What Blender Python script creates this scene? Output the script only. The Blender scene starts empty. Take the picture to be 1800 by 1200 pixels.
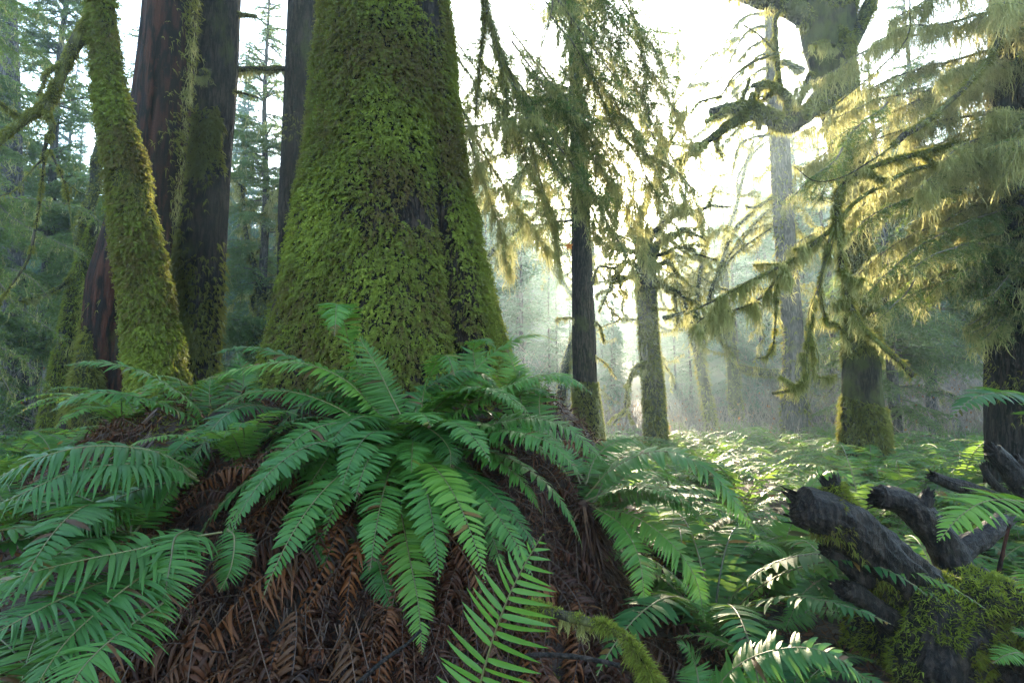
import bpy, math, random
import numpy as np
from math import radians as R_

sc = bpy.context.scene
COL = sc.collection
# ----------------------------------------------------------------- camera
CAM = np.array([0.0, 0.0, 1.3])
PITCH = 5.71
FPX = 1000.0            # focal length in pixels of the 1800 px wide picture
cd = bpy.data.cameras.new("camera")
cam = bpy.data.objects.new("camera", cd)
COL.objects.link(cam)
cam.location = CAM
cam.rotation_euler = (R_(90 + PITCH), 0, 0)
cd.sensor_width = 36.0
cd.lens = 36.0 * FPX / 1800.0
cd.clip_start = 0.05
cd.clip_end = 2000
sc.camera = cam
# ----------------------------------------------------------------- sky, sun, exposure
SUN_ELEV, SUN_AZ = 16.0, 8.5        # azimuth: degrees to the right of straight ahead
w = bpy.data.worlds.new("World")
sc.world = w
w.use_nodes = True
nt = w.node_tree
bg = nt.nodes["Background"]
sky = nt.nodes.new("ShaderNodeTexSky")
sky.sky_type = 'NISHITA'
sky.sun_disc = False
sky.sun_elevation = R_(SUN_ELEV)
sky.sun_rotation = R_(SUN_AZ)
sky.air_density = 1.0
sky.dust_density = 1.2
sky.ozone_density = 1.0
nt.links.new(sky.outputs[0], bg.inputs[0])
bg.inputs[1].default_value = 0.15
sl = bpy.data.lights.new("sun", 'SUN')
so = bpy.data.objects.new("sun", sl)
COL.objects.link(so)
sl.energy = 5.0
sl.angle = R_(0.5)
sl.color = (1.0, 0.83, 0.58)
so.rotation_euler = (R_(SUN_ELEV - 90), 0, R_(-SUN_AZ))   # shines towards the camera
so.location = (0, 60, 40)
sc.view_settings.view_transform = 'Standard'
sc.view_settings.look = 'None'
sc.view_settings.exposure = 3.2
sc.view_settings.gamma = 1.0
cy = sc.cycles
cy.use_denoising = True
cy.denoising_prefilter = 'ACCURATE'
cy.max_bounces = 6
cy.diffuse_bounces = 3
cy.glossy_bounces = 2
cy.transmission_bounces = 3
cy.transparent_max_bounces = 8
cy.volume_bounces = 1
cy.sample_clamp_indirect = 6.0
cy.use_adaptive_sampling = True
cy.adaptive_threshold = 0.01
HAZE_DENSITY = 0.0021

# ----------------------------------------------------------------- maths helpers
_c, _s = math.cos(R_(PITCH)), math.sin(R_(PITCH))
FWD, UPV, RGT = np.array([0, _c, _s]), np.array([0, -_s, _c]), np.array([1.0, 0, 0])
Z = np.array([0, 0, 1.0])

def ray(px, py):
    return FWD + RGT * (px - 900) / FPX + UPV * (600 - py) / FPX

def at(px, py, Y):
    """point of the world plane y = Y seen at this picture position"""
    r = ray(px, py)
    return CAM + r * (Y / r[1])

def depth_t(px, py, Y):
    return Y / ray(px, py)[1]

def nrm(v):
    return v / np.maximum(np.linalg.norm(v, axis=-1, keepdims=True), 1e-9)

def _hash(ix, iy, iz, seed):
    h = (ix.astype(np.int64) * 374761393 + iy.astype(np.int64) * 668265263 + iz.astype(np.int64) * 2147483647 + seed * 1274126177) & 0xFFFFFFFF
    h = ((h ^ (h >> 13)) * 1274126177) & 0xFFFFFFFF
    h = ((h ^ (h >> 16)) * 2246822519) & 0xFFFFFFFF
    return ((h ^ (h >> 15)) & 0xFFFFFF) / float(0xFFFFFF)

def vnoise(p, seed=0):
    f = np.floor(p)
    u = p - f
    u = u * u * (3 - 2 * u)
    i = f.astype(np.int64)
    out = 0
    for a in (0, 1):
        for b in (0, 1):
            for c in (0, 1):
                wgt = (u[..., 0] if a else 1 - u[..., 0]) * (u[..., 1] if b else 1 - u[..., 1]) * (u[..., 2] if c else 1 - u[..., 2])
                out = out + wgt * _hash(i[..., 0] + a, i[..., 1] + b, i[..., 2] + c, seed)
    return out

def fbm(p, octv=3, seed=0):
    v, amp, tot = 0, 1.0, 0
    for o in range(octv):
        v = v + amp * (vnoise(p * (2 ** o) + o * 17.3, seed + o) - .5)
        tot += amp
        amp *= .5
    return v / tot * 2

def sstep(a, b, x):
    t = np.clip((x - a) / (b - a), 0, 1)
    return t * t * (3 - 2 * t)

def catmull(pts, n):
    pts = np.asarray(pts, float)
    if len(pts) == 2:
        t = np.linspace(0, 1, n)[:, None]
        return pts[0] * (1 - t) + pts[1] * t
    d = np.r_[0, np.cumsum(np.linalg.norm(np.diff(pts, axis=0), axis=1))]
    ext = np.vstack([2 * pts[0] - pts[1], pts, 2 * pts[-1] - pts[-2]])
    s = np.linspace(0, d[-1], n)
    k = np.clip(np.searchsorted(d, s, side='right') - 1, 0, len(pts) - 2)
    t = ((s - d[k]) / np.maximum(d[k + 1] - d[k], 1e-9))[:, None]
    p0, p1, p2, p3 = ext[k], ext[k + 1], ext[k + 2], ext[k + 3]
    return .5 * ((2 * p1) + (-p0 + p2) * t + (2 * p0 - 5 * p1 + 4 * p2 - p3) * t ** 2 + (-p0 + 3 * p1 - 3 * p2 + p3) * t ** 3)

def tangents(p):
    return nrm(np.gradient(p, axis=0))

# ----------------------------------------------------------------- mesh builder
ORG = {}

class MB:
    def __init__(s):
        s.v, s.f, s.m, s.a, s.n = [], [], [], [], 0

    def add(s, V, F, A, mi=0):
        V = np.asarray(V, float).reshape(-1, 3)
        s.v.append(V)
        F = np.asarray(F, np.int64)
        s.f.append(F + s.n)
        s.m.append(np.full(len(F), mi, np.int32))
        s.a.append(np.broadcast_to(np.asarray(A, float), (len(V),)).copy())
        s.n += len(V)

    def build(s, name, mats, parent=None, smooth=True):
        if not isinstance(mats, (list, tuple)):
            mats = [mats]
        me = bpy.data.meshes.new(name)
        if s.n:
            V = np.concatenate(s.v)
            org = ORG.get(parent.name, np.zeros(3)) if parent else np.zeros(3)
            V = V - org
            me.vertices.add(len(V))
            me.vertices.foreach_set('co', V.astype(np.float32).ravel())
            tot = np.concatenate([np.full(len(f), f.shape[1], np.int32) for f in s.f])
            idx = np.concatenate([f.ravel() for f in s.f]).astype(np.int32)
            me.loops.add(len(idx))
            me.loops.foreach_set('vertex_index', idx)
            me.polygons.add(len(tot))
            me.polygons.foreach_set('loop_start', np.r_[0, np.cumsum(tot)[:-1]].astype(np.int32))
            me.polygons.foreach_set('material_index', np.concatenate(s.m))
            me.polygons.foreach_set('use_smooth', np.full(len(tot), smooth, bool))
            at_ = me.attributes.new('rnd', 'FLOAT', 'POINT')
            at_.data.foreach_set('value', np.concatenate(s.a).astype(np.float32))
            me.update(calc_edges=True)
        for m in mats:
            me.materials.append(m)
        o = bpy.data.objects.new(name, me)
        COL.objects.link(o)
        if parent:
            o.parent = parent
            ORG[o.name] = ORG.get(parent.name, np.zeros(3))
        return o

def tag(o, label=None, cat=None, group=None, kind=None):
    if label: o['label'] = label
    if cat: o['category'] = cat
    if group: o['group'] = group
    if kind: o['kind'] = kind
    return o

def thing(name, label, cat, loc, group=None):
    o = bpy.data.objects.new(name, None)
    COL.objects.link(o)
    o.location = loc
    o.empty_display_size = .2
    ORG[o.name] = np.array(loc, float)
    return tag(o, label, cat, group)

KIDS = {}
def copy_tree(o, loc, rz, scale, label=None, group=None):
    c = o.copy()
    COL.objects.link(c)
    c.location = loc
    c.rotation_euler = (0, 0, rz)
    c.scale = (scale, scale, scale)
    if label: c['label'] = label
    if group: c['group'] = group
    for ch in list(o.children):
        k = ch.copy()
        COL.objects.link(k)
        k.parent = c
        for g in ch.children:
            q = g.copy()
            COL.objects.link(q)
            q.parent = k
    return c

# ----------------------------------------------------------------- geometry generators
def blades(mb, B, D, S, L, W, prof, bend=None, fold=0.0, rnd=.5, mi=0, wig=None, keep=None):
    """many tapering curved ribbons: base, direction, side vector, length, width"""
    if keep is not None:
        f_ = lambda a: a if a is None or np.ndim(a) == 0 or len(a) != len(keep) else a[keep]
        D, S, L, W, bend, rnd, wig = [f_(np.asarray(a) if a is not None else None) for a in (D, S, L, W, bend, rnd, wig)]
        B = B[keep]
    N = len(B)
    if N == 0:
        return
    k = len(prof)
    t = np.linspace(0, 1, k)
    L = np.broadcast_to(np.asarray(L, float), (N,))
    W = np.broadcast_to(np.asarray(W, float), (N,))
    C = B[:, None] + D[:, None] * (L[:, None] * t)[..., None]
    if bend is not None:
        C = C + bend[:, None] * (L[:, None] * t * t)[..., None]
    if wig is not None:
        C = C + wig[:, None] * (L[:, None] * np.sin(t * 7.0) * t)[..., None]
    H = S[:, None] * ((W[:, None] * np.asarray(prof)) / 2)[..., None]
    r = np.broadcast_to(np.asarray(rnd, float), (N,))
    if fold:
        nn = nrm(np.cross(S, D))[:, None] * ((W[:, None] * np.asarray(prof)) * fold)[..., None]
        V = np.stack([C - H - nn, C + nn * .2, C + H - nn], axis=2)
        c = 3
    else:
        V = np.stack([C - H, C + H], axis=2)
        c = 2
    base = (np.arange(N) * k * c)[:, None, None]
    row = (np.arange(k - 1) * c)[None, :, None]
    col = np.arange(c - 1)[None, None, :]
    i0 = (base + row + col).reshape(-1)
    F = np.stack([i0, i0 + 1, i0 + c + 1, i0 + c], axis=1)
    mb.add(V, F, np.repeat(r, k * c), mi)

def tube(mb, pts, rad, seg=10, rough=0.0, freq=4.0, rnd=.5, mi=0, cap=True, seed=0, ridge=0.0):
    pts = np.asarray(pts, float)
    n = len(pts)
    rad = np.broadcast_to(np.asarray(rad, float), (n,))
    T = tangents(pts)
    a = np.array([1.0, 0, 0]) if abs(T[0][0]) < .8 else np.array([0, 1.0, 0])
    Ns = np.zeros((n, 3))
    Ns[0] = nrm(a - T[0] * np.dot(a, T[0]))
    for i in range(1, n):
        v = Ns[i - 1] - T[i] * np.dot(Ns[i - 1], T[i])
        Ns[i] = nrm(v)
    Bs = np.cross(T, Ns)
    th = np.linspace(0, 2 * math.pi, seg, endpoint=False)
    dirs = Ns[:, None] * np.cos(th)[None, :, None] + Bs[:, None] * np.sin(th)[None, :, None]
    rr = rad[:, None] * np.ones(seg)
    if rough:
        q = (pts[:, None] + dirs * rad[:, None, None]) * freq
        rr = rr * (1 + rough * fbm(q, 3, seed))
    if ridge:
        ln_ = np.r_[0, np.cumsum(np.linalg.norm(np.diff(pts, axis=0), axis=1))]
        q = np.stack([np.cos(th)[None] * 4.5 + 0 * ln_[:, None], np.sin(th)[None] * 4.5 + 0 * ln_[:, None], ln_[:, None] * 3.0 + 0 * th[None]], -1)
        rr = rr * (1 - ridge * 2 * np.abs(fbm(q, 4, seed + 3)) ** .6 + ridge * .6)
    V = pts[:, None] + dirs * rr[..., None]
    i = np.arange(n - 1)[:, None] * seg
    j = np.arange(seg)[None]
    j2 = (j + 1) % seg
    F = np.stack([i + j, i + j2, i + seg + j2, i + seg + j], axis=-1).reshape(-1, 4)
    mb.add(V, F, rnd, mi)
    if cap:
        for e, ring in ((0, V[0]), (n - 1, V[-1])):
            VV = np.vstack([ring, pts[e] + (T[e] * rad[e] * .15 if e else -T[e] * rad[e] * .15)])
            jj = np.arange(seg)
            mb.add(VV, np.stack([jj, (jj + 1) % seg, np.full(seg, seg)], axis=1), rnd, mi)
    return pts, dirs, rr

def on_tube(pts, rad, n, rng, amin=0, amax=2 * math.pi):
    """random points with outward normals on a tube"""
    pts = np.asarray(pts, float)
    rad = np.broadcast_to(np.asarray(rad, float), (len(pts),))
    seg = np.linalg.norm(np.diff(pts, axis=0), axis=1) * (rad[:-1] + rad[1:] + 1e-4)
    cum = np.r_[0, np.cumsum(seg)] / seg.sum()
    x = np.interp(rng.random(n), cum, np.arange(len(pts)))
    i = np.minimum(x.astype(int), len(pts) - 2)
    f = (x - i)[:, None]
    C = pts[i] * (1 - f) + pts[i + 1] * f
    r = rad[i] * (1 - f[:, 0]) + rad[i + 1] * f[:, 0]
    T = tangents(pts)[i]
    v = rng.normal(size=(n, 3))
    v = nrm(v - T * (v * T).sum(1, keepdims=True))
    return C + v * r[:, None], v

def tufts(mb, Pn, Nn, k, ln, wd, down, rng, spread=.55, rnd=None, prof=(.8, 1, .7, .15)):
    """moss sprigs: k short curving blades at every point"""
    n = len(Pn)
    if not n:
        return
    B = np.repeat(Pn, k, 0)
    N_ = np.repeat(Nn, k, 0)
    D = nrm(N_ + rng.normal(size=B.shape) * spread)
    S = nrm(np.cross(D, rng.normal(size=B.shape)))
    L = (np.repeat(ln, k) if np.ndim(ln) else ln) * rng.uniform(.45, 1.3, len(B))
    bend = -Z * (down * rng.uniform(.3, 1.3, len(B)))[:, None] + N_ * .05
    r = np.repeat(rng.random(n) if rnd is None else rnd, k) + rng.normal(size=len(B)) * .08
    blades(mb, B - N_ * .004, D, S, L, wd * rng.uniform(.6, 1.4, len(B)), prof, bend, rnd=np.clip(r, 0, 1))

def sprigs(mb, Pn, Nn, ln, wd, down, rng, rnd, pairs=4):
    """feathery moss sprigs: a curved stem with short side leaves, like feather moss on a trunk"""
    n = len(Pn)
    D = nrm(Nn * .8 + rng.normal(size=Pn.shape) * .55)
    L = ln * rng.uniform(.5, 1.35, n)
    bend = -Z * (down * rng.uniform(.4, 1.3, n))[:, None]
    S = nrm(np.cross(D + bend, Nn + rng.normal(size=Pn.shape) * .35))
    blades(mb, Pn - Nn * .006, D, S, L, wd, (.8, 1, .7, .2), bend, rnd=rnd)
    for q in range(pairs):
        t = (q + .6) / pairs * .95
        b = Pn + D * (L * t)[:, None] + bend * (L * t * t)[:, None]
        tg = nrm(D + 2 * bend * t)
        for sg in (-1, 1):
            d = nrm(tg * .75 + S * sg * .8 + rng.normal(size=b.shape) * .2)
            blades(mb, b, d, nrm(np.cross(d, Nn + rng.normal(size=b.shape) * .4)), L * .42 * (1.05 - t * .75), wd * 1.1, (1, .9, .2), -Z * np.full((n, 1), .25), rnd=np.clip(rnd + rng.normal(size=n) * .06, 0, 1))

def strands(mb, pts, n, l0, l1, wd, rng, clump=5, spread=.02, shape=None):
    """hanging lichen: tassels of strands below a line of points"""
    pts = np.asarray(pts, float)
    m = max(1, n // clump)
    nc = max(3, m // 6)
    cc = rng.random(nc)
    hh = rng.random(nc) ** 1.5
    q_ = rng.integers(0, nc, m)
    x = np.clip(cc[q_] + rng.normal(size=m) * .016, 0, 1) * (len(pts) - 1)
    i = np.minimum(x.astype(int), len(pts) - 2)
    f = (x - i)[:, None]
    C = pts[i] * (1 - f) + pts[i + 1] * f
    ln = l0 + (l1 - l0) * hh[q_] * rng.random(m)
    if shape is not None:
        ln = ln * shape(x / (len(pts) - 1))
    hang(mb, C, ln, wd, rng, clump, spread)

def hang(mb, C, ln, wd, rng, clump=5, spread=.02):
    m = len(C)
    B = np.repeat(C, clump, 0) + rng.normal(size=(m * clump, 3)) * spread
    L = np.repeat(ln, clump) * rng.uniform(.35, 1.05, m * clump)
    D = nrm(-Z + rng.normal(size=B.shape) * np.array([.22, .22, .02]))
    S = nrm(np.cross(D, rng.normal(size=B.shape)))
    wig = rng.normal(size=B.shape) * np.array([.13, .13, .0])
    r = np.clip(np.repeat(rng.random(m), clump) + rng.normal(size=len(B)) * .12, 0, 1)
    blades(mb, B, D, S, L, wd * rng.uniform(.5, 1.5, len(B)), (.7, 1, .8, .9, .55, .12), bend=None, rnd=r, wig=wig)
    # short side hairs make the tassels frayed
    k = 2
    idx = np.repeat(np.arange(len(B)), k)
    t = rng.random(len(idx)) * .85
    b = B[idx] + D[idx] * (L[idx] * t)[:, None] + wig[idx] * (L[idx] * np.sin(t * 7) * t)[:, None]
    d = nrm(-Z + rng.normal(size=b.shape) * np.array([.8, .8, .25]))
    blades(mb, b, d, nrm(np.cross(d, rng.normal(size=b.shape))), np.minimum(L[idx] * .25, .06) * rng.uniform(.4, 1.2, len(idx)), wd * .7, (1, .7, .2), rnd=r[idx])

def sub(B, D, L, N, spacing, ratio, ang, droop, rng, jit=.15, t0=.05):
    """side twigs of many twigs"""
    cnt = np.maximum(1, (L / spacing).astype(int))
    idx = np.repeat(np.arange(len(B)), cnt)
    loc = np.arange(len(idx)) - np.repeat(np.cumsum(cnt) - cnt, cnt)
    t = np.clip(t0 + (1 - t0) * (loc + rng.random(len(idx)) * .6) / cnt[idx], 0, 1)
    sg = np.where(loc % 2 == 0, 1.0, -1.0)
    Ld = L[idx]
    p = B[idx] + D[idx] * (Ld * t)[:, None] - Z * (droop * Ld * t * t)[:, None]
    tg = nrm(D[idx] - Z * (2 * droop * t)[:, None])
    S = nrm(np.cross(D[idx], N[idx]))
    d = nrm(tg * math.cos(ang) + S * (sg * math.sin(ang))[:, None] + rng.normal(size=p.shape) * jit)
    l = Ld * ratio * (1.05 - t * .8) * rng.uniform(.5, 1.25, len(idx))
    return p, d, l, N[idx]

def curve_twigs(pts, spacing, lmax, rng, ang=.9, jit=.25, prof=None, down=.2):
    pts = np.asarray(pts, float)
    ln = np.linalg.norm(np.diff(pts, axis=0), axis=1).sum()
    n = max(2, int(ln / spacing))
    q = catmull(pts, n + 1)[1:]
    T = tangents(q) if n > 1 else nrm(pts[1:] - pts[:-1])
    N = nrm(Z + rng.normal(size=q.shape) * .25)
    sg = np.where(np.arange(n) % 2 == 0, 1.0, -1.0)
    S = nrm(np.cross(T, N))
    t = np.linspace(0, 1, n)
    pf = (np.minimum(1, .35 + 2 * t) * (1.08 - t * .85)) if prof is None else prof(t)
    d = nrm(T * math.cos(ang) + S * (sg * math.sin(ang))[:, None] - Z * down + rng.normal(size=q.shape) * jit)
    return q, d, lmax * pf * rng.uniform(.55, 1.2, n), N

def wood_ribbons(mb, B, D, L, droop, wd, rng, rnd=.5, mi=0):
    for _ in range(1):
        S = nrm(np.cross(D, rng.normal(size=D.shape)))
        blades(mb, B, D, S, L, wd, (1, .8, .55, .25), -Z * np.full((len(B), 1), droop), rnd=rnd, mi=mi)

def needles(mb, B, D, L, N, spacing, nl, nw, rng, droop=.1, ang=1.0, mi=0, tint=0.0):
    p, d, l, nn = sub(B, D, L, N, spacing, 0, ang, droop, rng, .22)
    S = nrm(np.cross(d, nn + rng.normal(size=d.shape) * .5))
    cnt = np.maximum(1, (L / spacing).astype(int))
    r = np.repeat(rng.random(len(B)), cnt) * .6 + rng.random(len(p)) * .4 + tint
    blades(mb, p, d, S, nl * rng.uniform(.7, 1.2, len(p)), nw, (1, .35), rnd=np.clip(r, 0, 1), mi=mi)

def bough(pts, rad, rng, lmax=.5, sp1=.036, sp2=.022, ratio2=.5, needle=(.010, .026, .009), green=1.0, lich=0, lich_len=(.06, .3), wood=None, leaf=None, lic=None, droop=.35, lw=.0038, keep_green=None, ang=.9, tuft_moss=None, moss_n=0):
    """a conifer branch: limb, two orders of twigs, needles, hanging lichen"""
    wood = wood or MB(); leaf = leaf or MB(); lic = lic or MB()
    c = catmull(pts, max(8, int(len(pts) * 6)))
    c = c + (fbm(c * 3.1, 2, int(rng.integers(999)))[:, None] * rng.normal(size=3) * .03)
    r = np.linspace(rad, max(.003, rad * .25), len(c))
    tube(wood, c, r, 7, rough=.25, freq=14)
    B1, D1, L1, N1 = curve_twigs(c, sp1, lmax, rng, ang=ang)
    wood_ribbons(wood, B1, D1, L1, droop, .0065, rng)
    B2, D2, L2, N2 = sub(B1, D1, L1, N1, sp2, ratio2, .85, droop, rng, .2)
    wood_ribbons(wood, B2, D2, L2, .2, .0028, rng)
    if green > 0:
        if keep_green is not None:
            k1, k2 = keep_green(B1), keep_green(B2)
        else:
            k1, k2 = rng.random(len(B1)) < green, rng.random(len(B2)) < green
        needles(leaf, B1[k1], D1[k1], L1[k1], N1[k1], needle[0], needle[1], needle[2], rng, droop)
        needles(leaf, B2[k2], D2[k2], L2[k2], N2[k2], needle[0], needle[1], needle[2], rng, .2)
    if lich:
        n1 = int(lich * .35)
        strands(lic, c, n1 * 4, lich_len[0], lich_len[1], lw, rng, 5)
        k = rng.integers(0, len(B1), lich)
        t = rng.random(lich)
        C = B1[k] + D1[k] * (L1[k] * t)[:, None] - Z * (droop * L1[k] * t * t)[:, None]
        hang(lic, C, lich_len[0] + (lich_len[1] - lich_len[0]) * rng.random(lich) ** 2.0, lw, rng, 4, .015)
    if tuft_moss is not None and moss_n:
        p_, n_ = on_tube(c, r, moss_n, rng)
        tufts(tuft_moss, p_, n_, 3, .035, .006, .7, rng)
    return wood, leaf, lic

def frond(mb, pts, up, L, npairs, rng, prof=(.55, 1, .85, .55, .08), fold=.1, droop=.18, mi=(0, 1), rw=.0042, wd=.23, jit=.08, rnd0=None, start=.1, ov=1.25, brown=.012, wave=.0):
    """a fern frond along the sampled rachis PTS: stalk and pairs of tapering leaflets"""
    pts = np.asarray(pts, float)
    n = len(pts)
    T = tangents(pts)
    up = np.broadcast_to(np.asarray(up, float), (n, 3))
    U = nrm(up - T * (up * T).sum(1, keepdims=True))
    tt = np.linspace(0, 1, n)
    t = np.linspace(start, 1.0, npairs) ** .96
    g = lambda A: np.stack([np.interp(t, tt, A[:, k]) for k in range(3)], 1)
    C, Tn, Un = g(pts), nrm(g(T)), nrm(g(U))
    pf = np.minimum(1, .62 + 2.0 * (t - start)) * np.where(t > .45, 1 - .97 * np.clip((t - .45) / .55, 0, 1) ** 1.9, 1.0)
    ln = np.linalg.norm(np.diff(pts, axis=0), axis=1).sum()
    gap = ln * (1 - start) / npairs
    r0 = rng.random() if rnd0 is None else rnd0
    for sg in (-1, 1):
        S = nrm(np.cross(Tn, Un)) * sg
        a = np.interp(t, [0, .5, 1], [1.52, 1.40, .95])[:, None]
        D = nrm(Tn * np.cos(a) + S * np.sin(a) + Un * .10 + rng.normal(size=C.shape) * jit)
        side = nrm(Tn - D * (Tn * D).sum(1, keepdims=True) + Un * rng.normal(size=(npairs, 1)) * (.22 + wave))
        kp = rng.random(npairs) > .03
        bend = Tn * .08 - Un * (droop * rng.uniform(.5, 1.5, npairs))[:, None] - Z * (droop * .5)
        rr = np.clip(r0 * .55 + rng.random(npairs) * .3 + .02, 0, .9)
        bro = (rng.random(npairs) < brown) | ((rng.random() < .25) & (t > .93))
        rr = np.where(bro, rng.uniform(.95, 1, npairs), rr)
        blades(mb, C + Tn * (gap * .25 * sg), D, side, L * pf * rng.uniform(.9, 1.08, npairs), np.maximum(L * wd * np.sqrt(np.maximum(pf, .05)), 0) * min(1, gap / (L * wd) * ov), prof, bend, fold, rr, mi[0], keep=kp)
    r = np.interp(tt, [0, 1], [rw, rw * .3])
    tube(mb, pts, r, 5, rnd=rng.random(), mi=mi[1], cap=False)

def arch(base, az, e0, e1, ln, n, curl=0.0):
    s = np.linspace(0, 1, n)
    e = e0 + (e1 - e0) * s ** 1.15
    a = az + curl * s * s
    d = np.stack([np.cos(e) * np.cos(a), np.cos(e) * np.sin(a), np.sin(e)], 1)
    p = np.cumsum(np.vstack([np.zeros(3), (d[1:] + d[:-1]) / 2 * ln / (n - 1)]), 0)
    up = np.stack([-np.sin(e) * np.cos(a), -np.sin(e) * np.sin(a), np.cos(e)], 1)
    return p + base, up

# ----------------------------------------------------------------- materials
def mat(name):
    m = bpy.data.materials.new(name)
    m.use_nodes = True
    nt = m.node_tree
    nt.nodes.clear()
    out = nt.nodes.new("ShaderNodeOutputMaterial")
    return m, nt, out

def ramp(nt, src, stops, interp='LINEAR'):
    r = nt.nodes.new("ShaderNodeValToRGB")
    r.color_ramp.interpolation = interp
    el = r.color_ramp.elements
    while len(el) < len(stops):
        el.new(.5)
    for e, (p, c) in zip(el, stops):
        e.position = p
        e.color = (*c, 1)
    nt.links.new(src, r.inputs[0])
    return r.outputs[0]

def attr(nt, n='rnd'):
    a = nt.nodes.new("ShaderNodeAttribute")
    a.attribute_name = n
    return a.outputs['Fac']

def noise(nt, scale, detail=4, rough=.6, stretch=None, seed=0):
    tc = nt.nodes.new("ShaderNodeTexCoord")
    n = nt.nodes.new("ShaderNodeTexNoise")
    n.inputs['Scale'].default_value = scale
    n.inputs['Detail'].default_value = detail
    n.inputs['Roughness'].default_value = rough
    mp = nt.nodes.new("ShaderNodeMapping")
    mp.inputs['Location'].default_value = (seed * 3.1, seed * 1.7, seed)
    if stretch:
        mp.inputs['Scale'].default_value = stretch
    nt.links.new(tc.outputs['Object'], mp.inputs[0])
    nt.links.new(mp.outputs[0], n.inputs['Vector'])
    return n.outputs['Fac']

def mixc(nt, fac, a, b, mode='MIX'):
    m = nt.nodes.new("ShaderNodeMix")
    m.data_type = 'RGBA'
    m.blend_type = mode
    if isinstance(fac, (int, float)):
        m.inputs[0].default_value = fac
    else:
        nt.links.new(fac, m.inputs[0])
    for s, v in ((6, a), (7, b)):
        if isinstance(v, tuple):
            m.inputs[s].default_value = (*v, 1)
        else:
            nt.links.new(v, m.inputs[s])
    return m.outputs[2]

def leafy(name, stops, trans, tfac=.35, rough=.45, spec=.5, patch=None, bump=0, vary=0):
    """thin leaf: glossy diffuse front plus light coming through"""
    m, nt, out = mat(name)
    col = ramp(nt, attr(nt), stops)
    if vary:
        oi = nt.nodes.new("ShaderNodeObjectInfo")
        vr = ramp(nt, oi.outputs['Random'], [(0, (.55, .70, .75)), (.5, (1, 1, 1)), (1, (1.55, 1.35, .9))])
        col = mixc(nt, vary, col, mixc(nt, 1.0, col, vr, 'MULTIPLY'))
    if patch:
        col = mixc(nt, ramp(nt, noise(nt, patch[0], 3), [(.5, (0, 0, 0)), (.68, (1, 1, 1))]), col, patch[1])
    p = nt.nodes.new("ShaderNodeBsdfPrincipled")
    nt.links.new(col, p.inputs['Base Color'])
    p.inputs['Roughness'].default_value = rough
    p.inputs['Specular IOR Level'].default_value = spec
    if bump:
        b = nt.nodes.new("ShaderNodeBump")
        b.inputs['Strength'].default_value = bump
        b.inputs['Distance'].default_value = .004
        nt.links.new(noise(nt, 160, 2), b.inputs['Height'])
        nt.links.new(b.outputs[0], p.inputs['Normal'])
    t = nt.nodes.new("ShaderNodeBsdfTranslucent")
    tcol = mixc(nt, .5, col, trans)
    nt.links.new(tcol, t.inputs['Color'])
    mx = nt.nodes.new("ShaderNodeMixShader")
    mx.inputs[0].default_value = tfac
    nt.links.new(p.outputs[0], mx.inputs[1])
    nt.links.new(t.outputs[0], mx.inputs[2])
    nt.links.new(mx.outputs[0], out.inputs[0])
    return m

def barky(name, dark, light, moss=None, moss_amt=.5, stretch=(1, 1, .25), scale=9, rough=.85, bump=.8, dist=.03, spec=.15):
    m, nt, out = mat(name)
    n1 = noise(nt, scale, 7, .68, stretch)
    col = ramp(nt, n1, [(.32, dark), (.52, tuple((a + b) / 2 for a, b in zip(dark, light))), (.72, light)])
    n3 = noise(nt, 60, 3, .6, None, 5)
    col = mixc(nt, .35, col, ramp(nt, n3, [(.3, tuple(c * .6 for c in dark)), (.75, light)]))
    n4 = noise(nt, scale * 1.7, 4, .6, (1, 1, .16), 9)
    fis = ramp(nt, n4, [(.40, (0, 0, 0)), (.475, (1, 1, 1)), (.525, (1, 1, 1)), (.60, (0, 0, 0))])
    col = mixc(nt, fis, col, tuple(c * .35 for c in dark))
    n5 = noise(nt, scale * 3.1, 3, .6, None, 13)
    col = mixc(nt, ramp(nt, n5, [(.63, (0, 0, 0)), (.74, (.6, .6, .6))]), col, tuple(min(.5, c * 1.5) for c in light))
    if moss:
        n2 = noise(nt, 3.2, 6, .7, (1, 1, .6), 2)
        col = mixc(nt, ramp(nt, n2, [(moss_amt, (0, 0, 0)), (moss_amt + .12, (1, 1, 1))]), col, moss)
    p = nt.nodes.new("ShaderNodeBsdfPrincipled")
    nt.links.new(col, p.inputs['Base Color'])
    p.inputs['Roughness'].default_value = rough
    p.inputs['Specular IOR Level'].default_value = spec
    b = nt.nodes.new("ShaderNodeBump")
    b.inputs['Strength'].default_value = bump
    b.inputs['Distance'].default_value = dist
    nt.links.new(n1, b.inputs['Height'])
    b2 = nt.nodes.new("ShaderNodeBump")
    b2.inputs['Strength'].default_value = bump * .9
    b2.inputs['Distance'].default_value = dist * .6
    nt.links.new(n4, b2.inputs['Height'])
    nt.links.new(b.outputs[0], b2.inputs['Normal'])
    nt.links.new(b2.outputs[0], p.inputs['Normal'])
    nt.links.new(p.outputs[0], out.inputs[0])
    return m

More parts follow.
